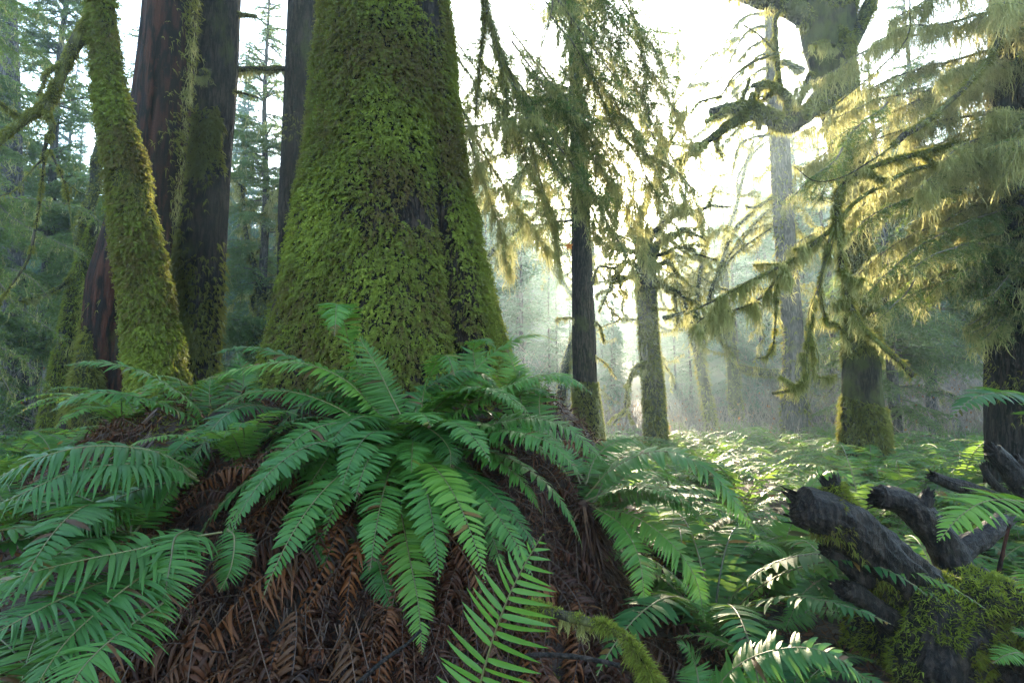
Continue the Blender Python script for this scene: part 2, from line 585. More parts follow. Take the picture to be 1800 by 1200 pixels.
M = {}
M['fern'] = leafy("fern_leaf", [(0, (.022, .070, .017)), (.45, (.040, .120, .023)), (.9, (.078, .168, .026)), (.945, (.10, .15, .02)), (.96, (.09, .035, .012)), (1, (.05, .02, .01))], (.20, .38, .03), .36, .45, .28, bump=.25, vary=.65)
M['fern_far'] = leafy("fern_leaf_field", [(0, (.018, .064, .022)), (.5, (.034, .105, .030)), (.9, (.065, .14, .028)), (.945, (.06, .12, .03)), (.96, (.18, .08, .02)), (1, (.12, .05, .015))], (.36, .54, .06), .40, .58, .18, vary=.8)
M['rachis'] = leafy("fern_stalk", [(0, (.055, .055, .018)), (1, (.12, .11, .035))], (.2, .2, .05), .1, .5)
M['dead_fern'] = leafy("dead_fern_leaf", [(0, (.010, .004, .003)), (.5, (.030, .010, .006)), (.8, (.054, .019, .009)), (1, (.11, .046, .02))], (.20, .08, .02), .22, .55, .25, vary=1.0)
M['dead_rachis'] = leafy("dead_fern_stalk", [(0, (.02, .008, .005)), (1, (.08, .04, .02))], (.2, .1, .04), .05, .5)
M['moss'] = leafy("trunk_moss", [(0, (.070, .046, .018)), (.12, (.070, .056, .014)), (.3, (.075, .088, .014)), (.6, (.110, .148, .017)), (1, (.20, .24, .032))], (.42, .46, .05), .38, .7, .2)
M['moss_dull'] = leafy("limb_moss", [(0, (.048, .047, .012)), (.5, (.085, .098, .020)), (1, (.15, .17, .038))], (.55, .52, .10), .45, .75, .2)
M['lichen'] = leafy("hanging_lichen", [(0, (.10, .105, .03)), (.5, (.195, .195, .06)), (1, (.31, .30, .11))], (.80, .76, .36), .52, .8, .15)
M['needle'] = leafy("conifer_needle", [(0, (.022, .050, .014)), (.5, (.040, .085, .022)), (1, (.075, .125, .030))], (.34, .46, .09), .46, .5, .35)
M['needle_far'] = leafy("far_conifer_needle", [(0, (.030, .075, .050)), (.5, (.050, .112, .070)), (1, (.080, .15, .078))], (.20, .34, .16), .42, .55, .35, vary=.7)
M['twig'] = leafy("twig_bark", [(0, (.05, .04, .03)), (1, (.12, .10, .075))], (.1, .08, .05), .02, .7)
M['bare_twig'] = leafy("bare_shrub_twig", [(0, (.13, .095, .08)), (.6, (.21, .165, .14)), (1, (.28, .22, .14))], (.2, .15, .1), .1, .55)
M['orange_leaf'] = leafy("dead_maple_leaf", [(0, (.10, .04, .018)), (.5, (.22, .085, .025)), (1, (.34, .14, .03))], (.6, .22, .03), .45, .6, .3)
M['litter'] = leafy("litter_leaf", [(0, (.014, .006, .004)), (.5, (.04, .016, .008)), (.85, (.08, .034, .016)), (1, (.16, .08, .035))], (.2, .1, .03), .12, .65, .15)
M['grassy'] = leafy("fine_greenery", [(0, (.04, .09, .02)), (1, (.09, .16, .03))], (.25, .35, .05), .4, .5, .3)
M['bark_main'] = barky("spruce_bark", (.010, .007, .005), (.050, .036, .026), None, scale=13, bump=1.0, dist=.06)
M['bark_dark'] = barky("dark_bark", (.008, .006, .005), (.060, .045, .036), (.035, .040, .010), .56, scale=13, bump=1.0, dist=.08)
M['bark_snag'] = barky("peeled_red_bark", (.008, .004, .003), (.062, .019, .009), (.035, .04, .010), .60, stretch=(1, 1, .12), scale=7, rough=.8, bump=.9, dist=.05)
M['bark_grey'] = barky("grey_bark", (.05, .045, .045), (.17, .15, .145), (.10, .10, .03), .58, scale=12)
M['bark_mossy'] = barky("mossy_maple_bark", (.014, .012, .008), (.055, .046, .030), (.050, .056, .014), .44, scale=14, bump=1.0, dist=.05)
M['wet_wood'] = barky("wet_dead_wood", (.007, .005, .0045), (.048, .034, .027), (.03, .035, .01), .64, stretch=(1, 1, 1), scale=14, rough=.5, bump=1.0, dist=.05, spec=.22)
M['bark_twiggy'] = barky("limb_bark", (.03, .024, .018), (.10, .085, .06), (.08, .085, .022), .45, scale=20)

m, nt_, out = mat("forest_floor")
n1 = noise(nt_, 1.2, 8, .7)
n2 = noise(nt_, 28, 5, .7, None, 3)
c = ramp(nt_, n2, [(.3, (.008, .004, .003)), (.55, (.028, .013, .008)), (.8, (.06, .030, .016))])
c = mixc(nt_, ramp(nt_, n1, [(.52, (0, 0, 0)), (.66, (.7, .7, .7))]), c, (.010, .007, .004))
p = nt_.nodes.new("ShaderNodeBsdfPrincipled")
nt_.links.new(c, p.inputs['Base Color'])
p.inputs['Roughness'].default_value = .8
b = nt_.nodes.new("ShaderNodeBump")
b.inputs['Strength'].default_value = 1
b.inputs['Distance'].default_value = .03
nt_.links.new(n2, b.inputs['Height'])
nt_.links.new(b.outputs[0], p.inputs['Normal'])
nt_.links.new(p.outputs[0], out.inputs[0])
M['floor'] = m
m, nt_, out = mat("hill_forest_floor")
n1 = noise(nt_, .6, 8, .7)
c = ramp(nt_, n1, [(.35, (.02, .03, .015)), (.65, (.05, .07, .03))])
p = nt_.nodes.new("ShaderNodeBsdfPrincipled")
nt_.links.new(c, p.inputs['Base Color'])
p.inputs['Roughness'].default_value = .9
nt_.links.new(p.outputs[0], out.inputs[0])
M['hill'] = m

# ----------------------------------------------------------------- terrain
def ground_z(x, y):
    x = np.asarray(x, float); y = np.asarray(y, float)
    dx, dy = x + 1.0, y - 4.7
    sx = np.where(dx < 0, 1.4, .80)
    r = np.sqrt((dx / sx) ** 2 + dy ** 2)
    z = 1.28 * sstep(3.0, 1.6, r) * (1 - .42 * sstep(-1.9, -3.2, x))
    q = np.stack([x, y, np.zeros_like(x)], -1)
    z = z + .10 * fbm(q * .8, 2, 3) * sstep(1.5, 3, np.hypot(x, y)) + .035 * fbm(q * 4.0, 2, 8)
    h = np.clip((y - 27 + .1 * np.abs(x)) / 72, 0, 1)
    gap_ = np.exp(-((x - 1.5 - .17 * np.maximum(y, 1)) / (7 + .06 * np.maximum(y, 1))) ** 2)
    z = z + 36 * h ** 1.2 * (1 - .55 * sstep(-4, -40, x)) * (1 - .62 * gap_) + 2.0 * fbm(q * .05, 2, 5) * sstep(20, 50, y)
    return z

def axis(parts):
    return np.unique(np.concatenate([np.arange(a, b, s) for a, b, s in parts]))

xs = axis([(-170, -12, 4), (-12, -5, .4), (-5, 6, .06), (6, 14, .4), (14, 171, 4)])
ys = axis([(-40, -2, 2), (-2, .6, .3), (.6, 8, .06), (8, 20, .3), (20, 176, 2.5)])
X, Y_ = np.meshgrid(xs, ys)
V = np.stack([X, Y_, ground_z(X, Y_)], -1).reshape(-1, 3)
nx, ny = len(xs), len(ys)
ii, jj = np.meshgrid(np.arange(nx - 1), np.arange(ny - 1))
k = (jj * nx + ii).ravel()
g = MB()
far = (V[k, 1] > 30)
g.add(V, np.stack([k, k + 1, k + nx + 1, k + nx], 1), .5)
g.m = [np.where(far, 1, 0).astype(np.int32)]
tag(g.build("ground", [M['floor'], M['hill']]), kind='structure')

# ----------------------------------------------------------------- trunks
class Trunk:
    """a trunk given by rows (picture row, left, right) standing at distance Y"""
    def __init__(s, rows, Y, top, seed, furrow=.05, fz=.6, fk=3.0, extra=None, base_z=None):
        C, Rr = [], []
        for py, l, r in rows:
            c = at((l + r) / 2, py, Y)
            C.append(c)
            Rr.append((r - l) / 2 / FPX * depth_t((l + r) / 2, py, Y))
        C, Rr = np.array(C), np.array(Rr)
        o = np.argsort(C[:, 2])
        C, Rr = C[o], Rr[o]
        gz = float(ground_z(C[0][0], C[0][1])) - .15 if base_z is None else base_z
        if C[0][2] > gz:
            sl_ = (C[1] - C[0]) / (C[1][2] - C[0][2])
            C = np.vstack([C[0] + sl_ * (gz - C[0][2]) * .6 + Z * (gz - C[0][2]) * .4, C])
            Rr = np.r_[Rr[0] * 1.12, Rr]
        if top > C[-1][2]:
            k = max(0, len(C) - 3)
            sl_ = (C[-1] - C[k]) / max(C[-1][2] - C[k][2], .01)
            C = np.vstack([C, C[-1] + sl_ * (top - C[-1][2])])
            Rr = np.r_[Rr, Rr[-1] * .45]
        s.C, s.R, s.seed, s.furrow, s.fz, s.fk, s.extra, s.Y = C, Rr, seed, furrow, fz, fk, extra, Y
        s.z0, s.z1 = C[0][2], C[-1][2]

    def point(s, z, th):
        x = np.interp(z, s.C[:, 2], s.C[:, 0])
        y = np.interp(z, s.C[:, 2], s.C[:, 1])
        r = np.interp(z, s.C[:, 2], s.R)
        q = np.stack([np.cos(th) * s.fk, np.sin(th) * s.fk, z * s.fz], -1)
        d = s.furrow * fbm(q, 4, s.seed)
        q2 = np.stack([np.cos(th) * s.fk * 5, np.sin(th) * s.fk * 5, z * s.fz * 3.5], -1)
        d = d - .55 * s.furrow * np.abs(fbm(q2, 3, s.seed + 50)) ** .7
        if s.extra is not None:
            d = d + s.extra(z, th)
        r = r * (1 + d)
        return np.stack([x + r * np.cos(th), y + r * np.sin(th), z], -1)

    def mesh(s, mb, seg=48, dz=.08, zsplit=6.0):
        zz = np.r_[np.arange(s.z0, min(zsplit, s.z1), dz), np.linspace(min(zsplit, s.z1), s.z1, 14)]
        zz = np.unique(zz)
        th = np.linspace(0, 2 * math.pi, seg, endpoint=False)
        V = s.point(zz[:, None] * np.ones(seg), np.ones((len(zz), 1)) * th)
        i = np.arange(len(zz) - 1)[:, None] * seg
        j = np.arange(seg)[None]
        j2 = (j + 1) % seg
        mb.add(V, np.stack([i + j, i + j2, i + seg + j2, i + seg + j], -1).reshape(-1, 4), .5)

    def scatter(s, n, rng, zlo, zhi, front=True):
        z = rng.uniform(zlo, zhi, n)
        th = rng.uniform(-math.pi * 1.12, math.pi * .12, n) if front else rng.uniform(0, 2 * math.pi, n)
        p = s.point(z, th)
        e = .03
        a, b = s.point(z, th + e), s.point(z + .04, th)
        nn = nrm(np.cross(a - p, b - p))
        return p, nn, z, th

    def base(s):
        return (float(s.C[0][0]), float(s.C[0][1]), float(max(s.z0 + .1, 0)))

RNG = lambda k: np.random.default_rng(k)

# --- the big moss covered spruce
def main_extra(z, th):
    low = sstep(4.6, 1.0, z)
    gr = lambda a, w, dep: -dep * np.exp(-(((th - a + math.pi) % (2 * math.pi) - math.pi) / w) ** 2)
    return low * (gr(-.72, .15, .34) + gr(-1.95, .16, .05) + gr(-2.6, .12, .08) + gr(-.2, .15, .08) - gr(-.95, .22, .05)) + .02 * np.sin(th * 5 + z)

big = Trunk([(-40, 576, 783), (0, 574, 785), (100, 567, 797), (200, 559, 807), (300, 547, 819), (400, 529, 841), (480, 512, 857), (560, 491, 875), (640, 471, 893), (720, 454, 916)], 4.7, 16, 4, .05, .7, 2.6, main_extra)
rng = RNG(1)
root = thing("spruce_tree", "huge flared conifer trunk covered in green feather moss, rising behind the ferns", "tree", big.base())
mb = MB(); big.mesh(mb, 120, .05)
mb.build("trunk", M['bark_main'], root)
mm = MB()
p, n, z, th = big.scatter(50000, rng, 1.0, 5.8)
dens = fbm(p * np.array([1.6, 1.6, 1.1]), 4, 21)
thn = (th + math.pi / 2) / 1.7
keep = dens * 1.8 + .72 + .25 * sstep(3.5, 1.5, z) - .9 * np.exp(-((th + .72) / .11) ** 2) * sstep(3.4, 2.6, z) > rng.random(len(z)) * .9
p, n, z, th = p[keep], n[keep], z[keep], th[keep]
tint = np.clip(.36 + .72 * fbm(p * np.array([2.2, 2.2, 1.5]), 3, 5) + rng.normal(size=len(p)) * .17, 0, 1)
p = p + n * (.035 * np.maximum(fbm(p * 7, 3, 91), -.3))[:, None]
sprigs(mm, p, n, .060, .0075, .9, rng, tint, 4)
mm.build("moss", M['moss'], root)
# short fuzzy under layer so that no smooth bark shows between the sprigs
mu = MB()
p, n, z, th = big.scatter(26000, rng, 1.0, 5.8)
keep = (fbm(p * np.array([1.6, 1.6, 1.1]), 4, 21) > -.36) & (np.exp(-((th + .72) / .10) ** 2) * sstep(3.4, 2.6, z) < .5)
p, n = p[keep], n[keep]
tufts(mu, p, n, 2, .034, .008, 1.1, rng, .8, rnd=np.clip(.25 + .35 * fbm(p * 2, 3, 6), 0, 1))
mu.build("moss", M['moss_dull'], root)
mt = MB()   # moss higher up on the part above the frame, coarser
p, n, z, th = big.scatter(3500, rng, 5.8, 10, False)
tufts(mt, p, n, 3, .09, .02, .8, rng)
mt.build("moss", M['moss'], root)
BIGROOT = root

# --- leaning mossy maple on the left with a forked limb
t2 = Trunk([(-30, 160, 196), (0, 161, 198), (100, 168, 206), (200, 180, 227), (300, 194, 252), (400, 206, 272), (500, 220, 291), (600, 229, 308), (680, 239, 325), (760, 250, 336)], 4.1, 9.5, 11, .08, 1.6, 2.2)
r2 = thing("maple_tree", "slender leaning trunk wrapped in shaggy golden green moss, with a forked limb on its left", "tree", t2.base())
mb = MB(); t2.mesh(mb, 120, .03); mb.build("trunk", M['bark_mossy'], r2)
rng = RNG(2)
mm = MB()
p, n, z, th = t2.scatter(15000, rng, 1.0, 4.8)
thick = np.clip(.55 + sstep(2.9, 2.1, z) * .85 + fbm(p * 2.6, 3, 31) * 1.5, 0, 1.2)
keep = rng.random(len(z)) < thick
p, n, z = p[keep], n[keep], z[keep]
tint = np.clip(.55 + .5 * fbm(p * 3, 3, 7) + rng.normal(size=len(p)) * .17, 0, 1)
p = p + n * (.03 * np.maximum(fbm(p * 9, 3, 92), -.3))[:, None]
sprigs(mm, p, n, .052, .0085, .9, rng, np.clip(tint - .28 + .25 * fbm(p * 5, 2, 17), 0, 1), 4)
mm.build("moss", M['moss'], r2)
mm = MB()
p, n, z, th = t2.scatter(9000, rng, 1.0, 4.8)
keep = fbm(p * 2.6, 3, 31) > -.38 - .3 * sstep(2.9, 2.1, z)
tufts(mm, p[keep], n[keep], 2, .04, .007, 1.0, rng, .8)
mm.build("moss", M['moss_dull'], r2)

def px_line(lst, Y=None):
    return np.array([at(q[0], q[1], q[2] if len(q) > 2 else Y) for q in lst])

def limb(root, lst, r0, r1, Y=None, name="limb", moss=600, mlen=.035, mw=.006, mdown=.7, lich=0, ll=(.04, .2), seed=0, n=28, barkm='bark_twiggy', seg=10, lw=.0042, rough=.3, wob=.02, mmat='moss_dull', k=3, twigs=0, tlen=.5):
    rng = RNG(900 + seed)
    pts = catmull(px_line(lst, Y), n)
    pts = pts + np.stack([fbm(pts * 2.3 + 9 * q, 2, 40 + q + seed) for q in range(3)], 1) * wob
    rad = np.linspace(r0, r1, n)
    mb = MB()
    rad = rad * (1 + .22 * fbm(pts * 3.5, 2, seed + 7))
    tube(mb, pts, rad, seg, rough=rough, freq=6 / max(r0 * 8, .2), seed=seed)
    mm, tl = MB(), MB()
    T_ = tangents(pts)
    for q in range(twigs):
        i0 = int(rng.integers(n // 5, n - 2))
        d = nrm(T_[i0] * .6 + rng.normal(size=3) * .75 + Z * rng.uniform(-.2, .5))
        l_ = tlen * rng.uniform(.35, 1.1)
        tp = [pts[i0]]
        for e in range(4):
            d = nrm(d + rng.normal(size=3) * .35 - Z * .12)
            tp.append(tp[-1] + d * l_ / 4)
        tp = catmull(tp, 12)
        tr_ = np.linspace(max(r1 * .7, .006), max(r1 * .25, .003), 12)
        tube(mb, tp, tr_, 6, rough=.2, freq=10)
        p, nn = on_tube(tp, tr_, int(60 + moss * .1), rng)
        tufts(mm, p, nn, k, mlen * .9, mw, mdown, rng)
        if lich:
            strands(tl, tp, int(lich * 1.2), ll[0], ll[1] * .8, lw, rng, 5, .02)
    o = mb.build(name, M[barkm], root)
    if moss:
        p, nn = on_tube(pts, rad, int(moss * 1.4), rng)
        cl_ = fbm(p * (3.0 / max(r0, .02) * .1 + 3), 3, seed + 13)
        kp = cl_ + .35 + .3 * nn[:, 2] > rng.random(len(p)) * .7
        p, nn, cl_ = p[kp], nn[kp], cl_[kp]
        tufts(mm, p, nn, k, mlen * np.clip(.75 + 1.3 * cl_, .35, 1.9), mw, mdown, rng)
        mm.build("moss", M[mmat], o)
    if lich:
        ml = tl
        strands(ml, pts - Z * r1, lich * 5, ll[0], ll[1], lw, rng, 5, r0 * .35)
        ml.build("lichen", M['lichen'], o)
    return o, pts

limb(r2, [(168, 30, 4.1), (145, 55, 4.05), (110, 125, 4.0), (85, 172, 3.95), (40, 215, 3.9), (-10, 258, 3.85), (-60, 290, 3.8)], .046, .026, moss=3000, mlen=.026, mw=.005, lich=60, ll=(.02, .09), seed=1, twigs=2)
limb(r2, [(90, 165, 3.96), (82, 200, 3.93), (90, 225, 3.92), (80, 255, 3.9), (76, 285, 3.9)], .026, .010, moss=1300, mlen=.026, lich=50, ll=(.02, .1), seed=2)
limb(r2, [(77, 270, 3.9), (76, 330, 3.88), (62, 400, 3.86), (50, 450, 3.84), (20, 500, 3.8), (-5, 545, 3.8), (-20, 620, 3.8)], .008, .008, moss=1100, mlen=.016, mdown=1, lich=50, ll=(.02, .12), seed=3)
limb(r2, [(88, 265, 3.9), (100, 290, 3.88), (108, 310, 3.88), (118, 350, 3.88), (125, 400, 3.88)], .008, .004, moss=400, mlen=.025, lich=30, ll=(.02, .08), seed=4, name="twig")
limb(r2, [(76, 280, 3.9), (50, 305, 3.85), (20, 335, 3.8), (-30, 345, 3.8)], .006, .003, moss=50, seed=5, name="twig")
limb(r2, [(112, 315, 3.88), (140, 335, 3.9), (165, 345, 3.95)], .005, .002, moss=30, seed=6, name="twig")

# --- peeled red snag behind it
def snag_extra(z, th):
    return .05 * np.sin(th * 3 + z * 1.1) - .12 * np.exp(-(((th + 1.2 + math.pi) % (2 * math.pi) - math.pi) / .12) ** 2) * sstep(5.5, 4, z)

t3 = Trunk([(-30, 258, 344), (0, 257, 342), (100, 248, 336), (200, 236, 328), (300, 224, 318), (400, 196, 300), (500, 168, 286), (600, 158, 270), (700, 135, 258), (775, 108, 246)], 5.6, 9, 15, .06, .4, 3.5, snag_extra)
r3 = thing("snag", "dead leaning trunk with peeling reddish bark behind the slender mossy trunk", "dead tree", t3.base())
mb = MB(); t3.mesh(mb, 130, .03); mb.build("trunk", M['bark_snag'], r3)
rng = RNG(3)
mm = MB()
p, n, z, th = t3.scatter(9000, rng, .8, 6.2)
right = np.exp(-((th + .15) / .5) ** 2) * sstep(2.5, 3.2, z)
left = np.exp(-((th + 2.9) / .55) ** 2) * sstep(2.6, 2.0, z)
keep = rng.random(len(z)) < np.clip(right + left * 1.2, 0, 1) * np.clip(.6 + fbm(p * 2, 3, 8), 0, 1)
tufts(mm, p[keep], n[keep], 4, .055, .008, .9, rng)
mm.build("moss", M['moss_dull'], r3)
ml = MB()
zz = np.linspace(3.0, 6.0, 60)
e = t3.point(zz, np.full(60, -.05))
strands(ml, e, 700, .08, .35, .007, rng, 6, .03)
ml.build("lichen", M['lichen'], r3)
limb(r3, [(165, 800, 5.3), (150, 700, 5.25), (152, 620, 5.3), (165, 560, 5.4)], .16, .05, moss=2600, mlen=.05, mw=.008, seed=7, name="root_buttress", barkm='bark_mossy', rough=.35)

# --- dark straight trunk next to it
t4 = Trunk([(-30, 346, 421), (0, 345, 420), (120, 338, 416), (200, 332, 410), (300, 324, 402), (400, 315, 396), (500, 312, 390), (600, 309, 384), (690, 304, 378)], 6.3, 15, 17, .07, .6, 4.5)
r4 = thing("fir_tree", "dark straight trunk with moss on its left side, next to the red snag", "tree", t4.base())
mb = MB(); t4.mesh(mb, 150, .03); mb.build("trunk", M['bark_dark'], r4)
rng = RNG(4)
mm = MB()
p, n, z, th = t4.scatter(42000, rng, .8, 6.6)
lf = np.exp(-((th + 2.7) / .7) ** 2) * .8 + .35 * sstep(3.2, 2.3, z)
keep = rng.random(len(z)) < np.clip(lf + fbm(p * np.array([1.7, 1.7, 1.0]), 4, 12) * 3.2 - .75, 0, 1)
p = p + n * .008
kk_ = keep | (rng.random(len(z)) < .25 * lf)
tufts(mm, p[kk_], n[kk_], 6, .05, .013, 1.0, rng, .6, rnd=np.clip(.3 + .5 * fbm(p[kk_] * 3, 3, 4) + rng.normal(size=int(kk_.sum())) * .1, 0, 1))
mm.build("moss", M['moss_dull'], r4)
limb(r4, [(408, 25, 6.3), (425, 28, 6.3), (450, 30, 6.25)], .03, .02, moss=350, seed=8, name="branch_stub", lich=14)
limb(r4, [(400, 160, 6.3), (425, 162, 6.25), (455, 172, 6.2)], .02, .01, moss=200, seed=9, name="branch_stub", lich=24)

# --- slim dark trunk with the level mossy branch
t5 = Trunk([(-30, 509, 566), (0, 508, 563), (120, 503, 556), (250, 497, 545), (350, 491, 536), (450, 489, 530), (560, 486, 526), (680, 482, 522)], 6.9, 16, 19, .06, .6, 4.5)
r5 = thing("hemlock_tree", "narrow dark trunk half hidden by the left edge of the huge mossy trunk", "tree", t5.base())
mb = MB(); t5.mesh(mb, 130, .03); mb.build("trunk", M['bark_dark'], r5)
rng = RNG(5)
mm = MB()
p, n, z, th = t5.scatter(2600, rng, .8, 7)
keep = fbm(p * 1.5, 3, 12) > .12
tufts(mm, p[keep], n[keep], 3, .04, .008, .95, rng)
mm.build("moss", M['moss_dull'], r5)
limb(r5, [(505, 122, 6.9), (470, 120, 6.7), (430, 121, 6.5), (390, 125, 6.2), (346, 128, 5.9)], .030, .035, moss=1500, mlen=.03, lich=190, ll=(.04, .24), seed=10, lw=.007)

# ----------------------------------------------------------------- foliage boughs
def add_bough(root, pts, rad, seed, name="bough", **kw):
    rng = RNG(3000 + seed)
    tm = MB() if kw.get('moss_n') else None
    wd, lf, lc = bough(pts, rad, rng, tuft_moss=tm, **kw)
    o = wd.build(name, M['twig'], root)
    if lf.n: lf.build("foliage", M['needle'], o)
    if lc.n: lc.build("lichen", M['lichen'], o)
    if tm is not None and tm.n: tm.build("moss", M['moss_dull'], o)
    return o

# drooping boughs of the huge spruce, right of its trunk, against the sun
CB = [
    ([(800, -120, 5.0), (846, -20, 5.3), (850, 50, 5.4), (842, 120, 5.4), (836, 205, 5.4)], .022, dict(lmax=.16, green=.25, lich=260, lich_len=(.03, .16), moss_n=1500)),
    ([(820, -120, 5.0), (850, -10, 5.3), (872, 80, 5.5), (893, 180, 5.5), (890, 275, 5.5)], .022, dict(lmax=.20, green=.35, lich=380, lich_len=(.03, .2), moss_n=1700)),
    ([(855, 20, 5.3), (880, 90, 5.6), (920, 180, 5.7), (952, 250, 5.8), (985, 305, 5.8), (1040, 338, 5.8), (1088, 390, 5.8)], .018, dict(lmax=.42, green=.75, lich=420, lich_len=(.05, .34), moss_n=900)),
    ([(930, -140, 5.4), (985, -20, 5.8), (1012, 60, 6.0), (1040, 130, 6.0), (1070, 200, 6.1), (1110, 252, 6.1), (1175, 288, 6.1), (1222, 335, 6.1)], .022, dict(lmax=.45, green=.8, lich=420, lich_len=(.05, .34), moss_n=900)),
    ([(960, -100, 5.4), (972, 0, 5.7), (950, 90, 5.8), (940, 165, 5.8)], .012, dict(lmax=.16, green=.4, lich=160, lich_len=(.03, .2))),
    ([(812, 190, 4.9), (840, 250, 5.3), (880, 320, 5.6), (925, 385, 5.8), (965, 440, 5.9)], .012, dict(lmax=.40, green=.5, lich=520, lich_len=(.06, .36))),
    ([(818, 222, 4.9), (860, 215, 5.2), (905, 210, 5.4), (950, 205, 5.4)], .010, dict(lmax=.22, green=.2, lich=260, lich_len=(.05, .3))),
    ([(826, 245, 4.9), (850, 300, 5.2), (866, 370, 5.4), (885, 430, 5.5), (900, 475, 5.5)], .010, dict(lmax=.34, green=.35, lich=420, lich_len=(.06, .34))),
    ([(930, 250, 5.7), (955, 330, 5.9), (975, 400, 6.0), (985, 470, 6.0)], .010, dict(lmax=.35, green=.5, lich=420, lich_len=(.06, .34))),
    ([(1000, 310, 5.8), (1030, 370, 6.0), (1055, 420, 6.1), (1075, 440, 6.1)], .008, dict(lmax=.3, green=.9, lich=160, lich_len=(.05, .25))),
    ([(1105, 0, 6.2), (1128, 90, 6.3), (1140, 170, 6.3), (1135, 250, 6.3)], .008, dict(lmax=.28, green=.9, lich=120, lich_len=(.05, .25))),
    ([(1115, 255, 6.1), (1140, 320, 6.2), (1165, 350, 6.2), (1195, 372, 6.2)], .008, dict(lmax=.28, green=1, lich=160, lich_len=(.05, .3))),
]
for i, (l, r, kw) in enumerate(CB):
    add_bough(BIGROOT, px_line(l), r, 10 + i, **kw)

rng = RNG(62)
for i in range(20):
    x0, y0 = rng.uniform(830, 1150), -20 + 340 * rng.random() ** .7
    Y0 = rng.uniform(5.6, 6.8)
    ln = rng.uniform(120, 240)
    pts = [(x0 + ln * q * .55, y0 + ln * q * (.75 + .2 * q), Y0) for q in np.linspace(0, 1, 5)]
    pts = [(x0 - 110, y0 - 150, Y0 - .4)] + pts
    add_bough(BIGROOT, px_line(pts), .010, 40 + i, lmax=rng.uniform(.45, .8), sp1=.07, ang=1.15, green=.75, lich=330, lich_len=(.03, .3), lw=.006)

# ----------------------------------------------------------------- lichen draped spruce on the right
t6 = Trunk([(-30, 1752, 1850), (0, 1752, 1852), (200, 1748, 1858), (400, 1746, 1868), (560, 1748, 1880), (700, 1748, 1890)], 6.0, 13, 23, .06, .6, 4)
r6 = thing("spruce_tree", "dark conifer at the right edge with boughs draped in pale hanging lichen", "tree", t6.base())
mb = MB(); t6.mesh(mb, 120, .04); mb.build("trunk", M['bark_dark'], r6)
rng = RNG(6)
mm = MB()
p, n, z, th = t6.scatter(5000, rng, .2, 6)
keep = fbm(p * 1.5, 3, 12) > -.1
tufts(mm, p[keep], n[keep], 4, .05, .008, .95, rng)
mm.build("moss", M['moss_dull'], r6)
limb(r6, [(1850, -90, 5.9), (1775, 10, 5.3), (1752, 80, 5.15), (1728, 120, 5.1), (1680, 170, 5.0), (1640, 207, 4.95), (1590, 238, 4.9), (1572, 258, 4.9)], .024, .026, moss=2200, mlen=.035, lich=150, ll=(.05, .3), seed=20, k=3)
limb(r6, [(1572, 255, 4.9), (1530, 285, 4.85), (1480, 312, 4.85), (1430, 316, 4.85), (1395, 290, 4.85)], .008, .004, moss=100, lich=60, ll=(.03, .2), seed=21)
limb(r6, [(1840, -120, 6.0), (1625, -40, 5.2), (1600, 60, 5.1), (1555, 110, 5.1), (1500, 160, 5.1), (1450, 200, 5.1)], .012, .006, moss=300, lich=120, ll=(.05, .3), seed=22)
limb(r6, [(1800, 300, 5.9), (1640, 290, 5.5), (1545, 330, 5.3), (1500, 360, 5.2), (1465, 400, 5.15), (1400, 452, 5.1), (1340, 485, 5.0), (1275, 518, 5.0), (1205, 552, 5.0)], .030, .010, moss=2600, mlen=.03, lich=210, ll=(.06, .46), lw=.0075, seed=23, twigs=5, tlen=.35)
limb(r6, [(1390, 455, 5.1), (1340, 520, 5.05), (1290, 545, 5.0), (1235, 560, 5.0), (1212, 590, 5.0)], .012, .005, moss=300, lich=130, ll=(.06, .40), lw=.0075, seed=24, twigs=5, tlen=.35)
limb(r6, [(1700, 250, 5.8), (1540, 290, 5.3), (1478, 330, 5.2), (1472, 400, 5.1), (1483, 480, 5.1), (1505, 560, 5.0), (1545, 605, 5.0), (1580, 635, 5.0), (1606, 660, 5.0)], .022, .024, moss=3200, mlen=.045, lich=200, ll=(.05, .40), lw=.0075, seed=25, twigs=5, tlen=.35)
limb(r6, [(1480, 330, 5.15), (1455, 440, 5.1), (1430, 540, 5.05), (1418, 620, 5.0), (1416, 668, 5.0), (1390, 685, 5.0), (1356, 690, 5.0)], .018, .014, moss=1700, mlen=.035, lich=140, ll=(.05, .3), seed=26, twigs=5, tlen=.35)
limb(r6, [(1440, 500, 5.1), (1452, 560, 5.1), (1470, 570, 5.1), (1490, 600, 5.1)], .010, .006, moss=500, lich=110, ll=(.06, .3), seed=27)
limb(r6, [(1425, 590, 5.05), (1430, 650, 5.05), (1442, 665, 5.05), (1470, 660, 5.05)], .010, .006, moss=400, lich=90, ll=(.06, .3), seed=28, name="twig")
limb(r6, [(1366, 500, 5.0), (1362, 590, 5.0), (1352, 625, 5.0), (1332, 630, 5.0)], .008, .007, moss=500, lich=60, ll=(.05, .24), seed=29, name="twig")
limb(r6, [(1472, 400, 5.1), (1440, 500, 5.0), (1420, 560, 4.95), (1440, 640, 4.9), (1420, 720, 4.9)], .005, .003, moss=30, lich=20, seed=30, name="twig")
